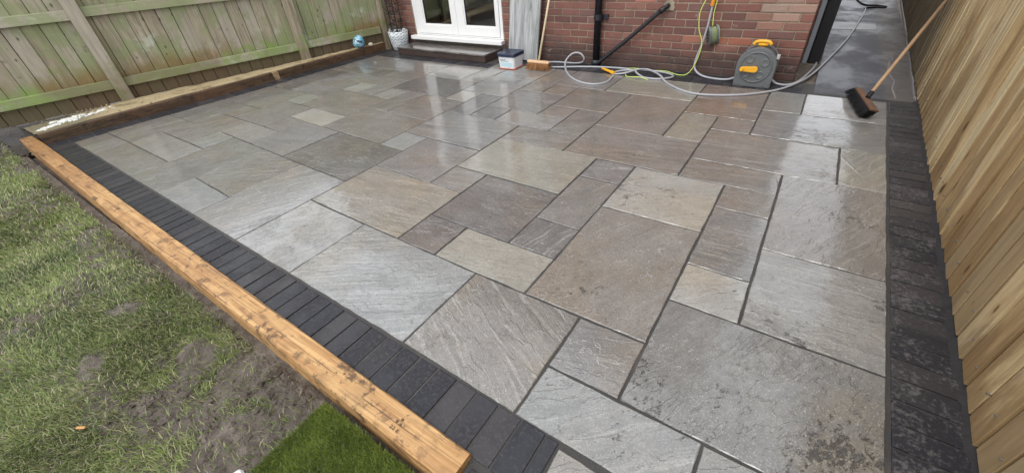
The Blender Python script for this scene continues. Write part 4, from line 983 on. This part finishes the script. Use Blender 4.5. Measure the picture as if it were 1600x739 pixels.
# hose reel
hr = thing('hose_reel', 'grey cased hose reel with yellow crank and carry handle by the house corner', 'hose reel', (-0.187, 3.515, 0.0))
def reel_profile(sc=1.0, cx_=0.0, cz=0.195):
    pts = [(-0.162, 0.0), (0.162, 0.0)]
    for k in range(19):
        a_ = R(-8 + 196 * k / 18); pts.append((0.170 * math.cos(a_), cz + 0.165 * math.sin(a_)))
    return pts
MB().prism(reel_profile(), 'y', 0.0, 0.045).build('front_case', M_reelgrey, hr, 0.008)
MB().prism([(x_ * 0.955, z_ * 0.97 + 0.004) for x_, z_ in reel_profile()], 'y', 0.0455, 0.175).build('drum', simple('dark_grey_reel_drum', (0.07, 0.075, 0.08), 0.45), hr, 0.006)
MB().prism(reel_profile(), 'y', 0.1755, 0.205).build('rear_case', M_reelgrey, hr, 0.008)
ri = MB(); n = 32
for (ro, ri_, ya, yb) in ((0.142, 0.126, -0.008, 0.004),):
    v = []; f = []
    for k in range(n):
        a_ = 2 * math.pi * k / n
        for rr, yy in ((ro, yb), (ro - .003, ya), (ri_ + .003, ya), (ri_, yb)): v.append((rr * math.cos(a_), yy, 0.185 + rr * math.sin(a_)))
    for k in range(n):
        for j in range(4): f.append((k * 4 + j, k * 4 + (j + 1) % 4, ((k + 1) % n) * 4 + (j + 1) % 4, ((k + 1) % n) * 4 + j))
    ri.add(v, f)
ri.build('rim_ring', M_reelgrey, hr, smooth=True)
for (dx, dz) in ((0.072, 0.045), (0.055, -0.070), (-0.065, -0.065), (-0.060, 0.070)):
    m = MB(); v = []; f = []; n = 20
    for rr, yy in ((0.040, 0.001), (0.037, -0.005), (0.031, -0.005), (0.020, -0.001), (0.0, 0.0005)):
        for k in range(n): a_ = 2 * math.pi * k / n; v.append((dx + rr * math.cos(a_), yy, 0.185 + dz + rr * math.sin(a_)))
    for i in range(4):
        for k in range(n): f.append((i * n + k, i * n + (k + 1) % n, (i + 1) * n + (k + 1) % n, (i + 1) * n + k))
    m.add(v, f); m.build('face_dimple', M_reelgrey, hr, smooth=True)
m = MB(); pts = []
for k in range(9): a_ = R(90 + 180 * k / 8); pts.append((-0.108 + 0.020 * math.cos(a_), 0.170 + 0.020 * math.sin(a_)))
for k in range(9): a_ = R(-90 + 180 * k / 8); pts.append((0.000 + 0.027 * math.cos(a_), 0.173 + 0.027 * math.sin(a_)))
m.prism(pts, 'y', -0.045, -0.012); m.lathe([(0.02, 0), (0.02, 0.001)], (0, 0, -5), 3) if False else None
crank = m.build('crank', M_yellow, hr, 0.005)
MB().tube([(-0.108, -0.044, 0.170), (-0.108, -0.085, 0.170)], 0.012, 14).build('crank_knob', M_yellow, crank, 0.002, smooth=True)
MB().tube([(0.0, -0.014, 0.175), (0.0, 0.004, 0.175)], 0.024, 16).build('crank_hub', M_reelgrey, crank)
m = MB(); m.tube(spline([(-0.075, 0.10, 0.362), (-0.055, 0.10, 0.388), (0.0, 0.10, 0.395), (0.05, 0.10, 0.390), (0.072, 0.10, 0.368)], 6), 0.016, 12); m.box(-0.035, 0.045, 0.085, 0.115, 0.355, 0.378)
m.build('carry_handle', M_yellow, hr, smooth=True)
MB().box(0.148, 0.176, 0.02, 0.05, 0.262, 0.305).build('hose_guide', M_clipgrey, hr, 0.006)
for (dx, dz) in ((-0.148, 0.020), (-0.148, 0.10), (-0.108, 0.014), (0.108, 0.014), (-0.118, 0.318)):
    MB().tube([(dx, -0.0015, dz), (dx, 0.004, dz)], 0.005, 10).build('screw_hole', M_gasket, hr)

# hoses
Z0 = 0.0105
def ground_path(l, z=Z0): return [(p[0], p[1], p[2] if len(p) > 2 else z) for p in l]
h1 = MB().tube(spline(ground_path([(-2.66, 3.64), (-2.45, 3.72), (-2.25, 3.735), (-2.12, 3.72, .03), (-2.07, 3.70, .075), (-2.09, 3.69, .125), (-2.14, 3.68, .15), (-2.21, 3.66, .14), (-2.27, 3.62, .075), (-2.24, 3.53, .02), (-2.09, 3.309), (-1.926, 3.134), (-1.74, 3.032), (-1.60, 3.048), (-1.535, 3.167), (-1.555, 3.36), (-1.575, 3.43)]), 8), 0.0105, 10)
o = h1.build('garden_hose', M_hose, smooth=True); tag(o, 'grey hose looping up beside the broom and round to the yellow nozzle', 'hose', 'grey garden hoses by the wall')
h2 = MB().tube(spline(ground_path([(-2.44, 3.464), (-1.921, 3.66), (-1.462, 3.715), (-1.175, 3.715), (-1.0, 3.655), (-0.955, 3.55), (-1.075, 3.44), (-1.224, 3.445), (-1.33, 3.53, .02), (-1.40, 3.60, .03), (-1.52, 3.585, .022), (-1.60, 3.515), (-1.565, 3.465), (-1.46, 3.50, .022), (-1.36, 3.60, .042), (-1.28, 3.67, .035), (-1.19, 3.63, .03), (-1.068, 3.497, .032), (-0.98, 3.39), (-0.88, 3.27), (-0.711, 3.14), (-0.533, 3.10), (-0.243, 3.202), (0.009, 3.423), (0.165, 3.706), (0.285, 4.119), (0.405, 4.87), (0.549, 5.929), (0.684, 7.406), (0.735, 8.15)]), 8), 0.0105, 10)
o = h2.build('garden_hose', M_hose, smooth=True); tag(o, 'long grey hose snaking across the slabs and away up the alley', 'hose', 'grey garden hoses by the wall')
h3 = MB().tube(spline(ground_path([(-0.728, 3.765, .70), (-0.733, 3.765, .58), (-0.738, 3.765, .47), (-0.760, 3.765, .30), (-0.790, 3.76, .15), (-0.775, 3.74, .06), (-0.68, 3.695, .014), (-0.532, 3.645), (-0.42, 3.64, .018), (-0.34, 3.645, .05)]), 8), 0.0105, 10)
o = h3.build('garden_hose', M_hose, smooth=True); tag(o, 'grey hose hanging down the bricks from an orange connector to the reel', 'hose', 'grey garden hoses by the wall')
MB().tube([(-0.733, 3.765, .660), (-0.729, 3.765, .735)], 0.019, 12).build('connector', M_orange, bpy.data.objects[o.name], 0.003)
h4 = MB().tube(spline(ground_path([(-0.035, 3.66, 0.05), (0.02, 3.665, 0.014), (0.112, 3.668), (0.185, 3.80), (0.245, 4.15, -0.002), (0.29, 4.58, -0.018), (0.300, 5.1, -0.018), (0.27, 5.6, -0.018)]), 8), 0.0105, 10)
o = h4.build('garden_hose', M_hose, smooth=True); tag(o, 'short grey hose running from the reel round the house corner', 'hose', 'grey garden hoses by the wall')
cbl = MB().tube(spline([(0.737, 8.15, .006), (0.745, 8.335, .006), (0.87, 8.42, .006), (1.0, 8.45, .006), (0.99, 8.52, .006), (0.87, 8.63, .006), (0.742, 8.66, .006), (0.65, 9.05, .006), (0.57, 9.83, .006), (0.50, 11, .006)], 8), 0.013, 8)
o = cbl.build('rubber_cable', M_cable, smooth=True); tag(o, 'black cable lying at the far end of the alley path', 'cable')
# spray nozzle
nz = thing('spray_nozzle', 'yellow spray nozzle lying on the slabs at the end of the hose', 'nozzle', (-1.575, 3.455, 0.020))
d_ = Vector((-0.20, 0.13, 0.004)); 
MB().tube([(0, 0, 0), tuple(d_ * 0.22)], 0.020, 14).build('collar', M_yellow, nz, 0.003, smooth=False)
MB().tube([tuple(d_ * 0.22), tuple(d_ * 0.30), tuple(d_ * 0.9), tuple(d_)], 0.0165, 14, r2=0.0125).build('barrel', M_yellow, nz, smooth=True)
MB().tube([tuple(d_), tuple(d_ * 1.06)], 0.009, 12).build('tip', M_clipgrey, nz, smooth=True)
# builder's line on a winder, hung on the wall
lr = thing('string_line_winder', 'grey winder of lime string hanging on the brick wall', 'string winder', (-0.672, 3.80, 0.392))
ax = Vector((0.84, 0.50, 0.20)).normalized()     # spool axis
u_ = ax.cross(Vector((0, 0, 1))).normalized(); w_ = u_.cross(ax)
def disc(mb, c0, r_, th, n=20, sq=0.62):
    v = []
    for e in (0, th):
        for k in range(n): a_ = 2 * math.pi * k / n; v.append(Vector(c0) + ax * e + u_ * (r_ * sq * math.cos(a_)) + w_ * (r_ * math.sin(a_)))
    mb.add(v, [tuple(range(n - 1, -1, -1)), tuple(n + k for k in range(n))] + [(k, (k + 1) % n, n + (k + 1) % n, n + k) for k in range(n)])
m = MB(); disc(m, ax * -0.052, 0.098, 0.020); m.build('side_plate', M_reelgrey, lr, 0.003)
m = MB(); disc(m, ax * 0.020, 0.098, 0.020); m.build('side_plate', M_reelgrey, lr, 0.003)
m = MB(); disc(m, ax * -0.032, 0.080, 0.052); m.build('string_coil', simple('grey_green_string_coil', (0.20, 0.24, 0.12), 0.8, var=0.3, nscale=120, bump=0.4), lr)
m = MB(); disc(m, ax * 0.040, 0.090, 0.004); m.build('lime_edge', M_lime, lr)
m = MB()
for k in (-0.042, -0.014, 0.014, 0.042): 
    c0 = ax * -0.0535 + w_ * k; m.tube([c0 - u_ * 0.014, c0 + u_ * 0.014], 0.006, 6)
m.build('grip_slots', M_gasket, lr)
ls = MB().tube(spline([(-0.695, 3.775, 0.735), (-0.703, 3.768, 0.60), (-0.690, 3.760, 0.478)], 6), 0.0045, 6)
ls.tube(spline([(-0.79, 3.775, 0.735), (-0.805, 3.76, .70), (-0.832, 3.752, .596), (-0.813, 3.75, .453), (-0.757, 3.75, .308), (-0.782, 3.74, .125), (-0.835, 3.70, .02), (-0.925, 3.675, .006), (-1.08, 3.765, .006), (-1.242, 3.755, .006), (-1.452, 3.70, .024), (-1.491, 3.598, .012), (-1.411, 3.433, .006), (-1.26, 3.397, .024), (-1.16, 3.393, .006)], 10), 0.0045, 6)
o = ls.build('string_line', M_lime, smooth=True); tag(o, 'lime green string trailing down the wall into the hose tangle', 'string')

# broom leaning on the right-hand fence
b2 = thing('yard_broom', 'black-bristled muddy broom with wooden handle leaning on the new fence', 'broom', (0.70, 3.20, 0.0))
A, B = Vector((0.640, 3.43, 0.105)) - Vector((0.70, 3.20, 0)), Vector((0.752, 2.96, 0.078)) - Vector((0.70, 3.20, 0))
TA, TB = Vector((0.592, 3.60, 0.012)) - Vector((0.70, 3.20, 0)), Vector((0.700, 3.00, 0.002)) - Vector((0.70, 3.20, 0))
bd = ((TA + TB) / 2 - (A + B) / 2).normalized(); ln = (B - A).normalized(); sdv = ln.cross(bd).normalized()
m = MB(); h_, t_ = 0.027, 0.016
def blockpts(c, off): return [c - sdv * h_ + bd * off, c + sdv * h_ + bd * off]
a0, a1 = blockpts(A, -t_); a2, a3 = blockpts(A, t_); b0, b1_ = blockpts(B, -t_); b2_, b3 = blockpts(B, t_)
m.hexa([a2, a3, b3, b2_, a0, a1, b1_, b0]); m.build('stock', M_block2, b2, 0.006)
m = MB()
for i in range(64):
    for j in range(7):
        t = i / 63; c0 = A.lerp(B, 0.02 + 0.96 * t) + sdv * (-0.028 + 0.056 * j / 6) + bd * (t_ - 0.003); tip = TA.lerp(TB, t) + sdv * (-0.034 + 0.068 * j / 6) + Vector((random.gauss(0, .004), random.gauss(0, .004), abs(random.gauss(0, .003))))
        tip.z = max(tip.z, 0.001); w0 = 0.0035; e1 = ln * w0; e2 = sdv * w0
        m.add([c0 - e1 - e2, c0 + e1 - e2, c0 + e2, tip - e1, tip + e1], [(0, 1, 4, 3), (1, 2, 4), (2, 0, 3, 4), (0, 2, 1)])
struct(m.build('bristles', M_bristle2, b2), 'stuff')
c0 = (A + B) / 2 - bd * t_ + ln * -0.01; hd = Vector((1.055, 4.30, 0.655)) - Vector((0.70, 3.20, 0)) 
sk = c0 + (hd - c0).normalized() * 0.07
MB().tube([c0, sk], 0.019, 12).build('socket', M_black, b2, 0.002)
MB().tube([c0 + (hd - c0).normalized() * 0.03, hd], 0.0145, 12, r2=0.0135).build('handle', M_handle2, b2, smooth=True)

# black gate folded back at the side of the house
gt = thing('side_gate', 'black side gate folded back against the house at the alley mouth', 'gate', (0.235, 4.70, -0.03))
MB().box(-0.075, 0.085, 0.03, 0.09, 0.0, 1.95).build('gate_panel', M_gate_gap, gt, 0.004)
MB().box(-0.078, -0.035, 0.0, 0.028, 0.0, 1.95).build('edge_strip', M_greytrim, gt, 0.003)
MB().box(-0.02, 0.085, 0.002, 0.028, 0.0, 1.95).build('gate_stile', M_gate_gap, gt, 0.004)

# ------------------------------------------------------------------ pot, ball, odds and ends
pp = thing('potted_plant', 'pale chevron pot with dark climber on black wires in the wall corner', 'potted plant', (-5.265, 3.655, 0.0))
PR = [(0.098, 0.0), (0.112, 0.012), (0.135, 0.10), (0.150, 0.20), (0.155, 0.272), (0.147, 0.275), (0.142, 0.235), (0.0, 0.23)]
MB().lathe(PR, (0, 0, 0), 32).build('pot', M_pot, pp, smooth=True)
MB().lathe([(0.138, 0.225), (0.138, 0.242), (0.0, 0.248)], (0, 0, 0), 20).build('compost', M_soil, pp)
for sgn in (-1, 1):
    m = MB(); v = []; n = 14
    for e in (0.0, 0.012):
        for k in range(n): a_ = math.pi * k / (n - 1); v.append((sgn * (0.143 + e), 0.042 * math.cos(a_), 0.262 + 0.055 * math.sin(a_)))
    m.add(v, [tuple(range(n)), tuple(range(2 * n - 1, n - 1, -1))] + [(k, k + 1, n + k + 1, n + k) for k in range(n - 1)] + [(n - 1, 0, n, 2 * n - 1)])
    m.build('ear_handle', M_pot, pp, 0.003)
for k in range(6):
    a_ = 2 * math.pi * k / 6 + 0.3; r0, r1 = 0.095, 0.07
    MB().tube([(r0 * math.cos(a_), r0 * math.sin(a_), 0.23), (r0 * math.cos(a_), r0 * math.sin(a_), 1.0), (r1 * math.cos(a_), r1 * math.sin(a_), 1.55)], 0.0055, 7).build('wire_stake', M_wire, pp)
for z_ in (0.55, 1.0):
    MB().tube([(0.097 * math.cos(t), 0.097 * math.sin(t), z_) for t in np.linspace(0, 2 * math.pi, 20)], 0.004, 6, cap=False).build('wire_hoop', M_wire, pp)
m = MB()
for k in range(900):
    z_ = 0.25 + 1.3 * random.random() ** 1.3; a_ = random.uniform(0, 2 * math.pi); rr = 0.10 * math.sqrt(random.random()) * 1.15
    if math.sin(z_ * 17 + a_ * 2) + random.uniform(-1, 1) < -0.3: continue
    c0 = Vector((rr * math.cos(a_), rr * math.sin(a_), z_)); d1 = Vector((random.gauss(0, 1), random.gauss(0, 1), random.gauss(0, .7))).normalized(); d2 = d1.cross(Vector((random.gauss(0, 1), random.gauss(0, 1), random.gauss(0, 1)))).normalized(); L = random.uniform(0.012, 0.026)
    m.add([c0 - d1 * L, c0 + d2 * L * 0.45, c0 + d1 * L, c0 - d2 * L * 0.45], [(0, 1, 2, 3)])
struct(m.build('foliage', M_leaf, pp), 'stuff')

bm = bmesh.new(); bmesh.ops.create_icosphere(bm, subdivisions=4, radius=0.088)
for v_ in bm.verts:
    n1 = fbm(np.array([v_.co.x * 16 + 40]), np.array([v_.co.y * 16 + v_.co.z * 19 + 40]), 3, 77)[0]; v_.co *= 0.86 + 0.30 * n1
me = bpy.data.meshes.new('crumpled_ball'); bm.to_mesh(me); bm.free()
o = link('crumpled_ball', me, M_ball, None, False, (-5.655, 3.17, 0.190)); tag(o, 'crumpled pale blue ball with dark patches at the foot of the fence', 'ball')
def pebble(name, loc, r_, mat_, sq=0.7, seed=0):
    bm = bmesh.new(); bmesh.ops.create_icosphere(bm, subdivisions=3, radius=r_)
    for v_ in bm.verts:
        k = 0.75 + 0.5 * fbm(np.array([v_.co.x * 1.2 / r_ + 20 + seed]), np.array([v_.co.y * 1.2 / r_ + v_.co.z / r_ + 20]), 3, seed)[0]; v_.co *= k; v_.co.z *= sq
    me = bpy.data.meshes.new(name); bm.to_mesh(me); bm.free(); return link(name, me, mat_, None, True, loc)
tag(pebble('pale_stone', (-5.555, 3.31, 0.128), 0.034, M_stone, 0.8, 3), 'small pale stone on the sleeper between the blue ball and the pot', 'stone')
m = MB(); lump(m, 0, 0, 0, 0.034, 0.020, 0.012, 12, 0.3); o = m.build('plastic_scrap', simple('white_scrap', (0.8, 0.8, 0.79), 0.5, var=0.05), None, loc=(-1.005, -1.190, -0.078)); tag(o, 'small white scrap lying in the mud beside the new turf', 'scrap')
m = MB().box(-0.022, 0.022, -0.0045, 0.0045, 0, 0.005); o = m.build('wood_chip', M_chip, None, 0.001, loc=(-1.71, -1.44, -0.058)); o.rotation_euler = (0.1, -0.15, 0.5); tag(o, 'orange wood chip lying on the rough grass', 'wood chip')
m = MB(); lump(m, 0, 0, 0, 0.022, 0.016, 0.014, 10); o = m.build('flint', M_stone, None, loc=(-2.98, -1.40, -0.085)); tag(o, 'pale flint lying in the grass near the left edge', 'stone')
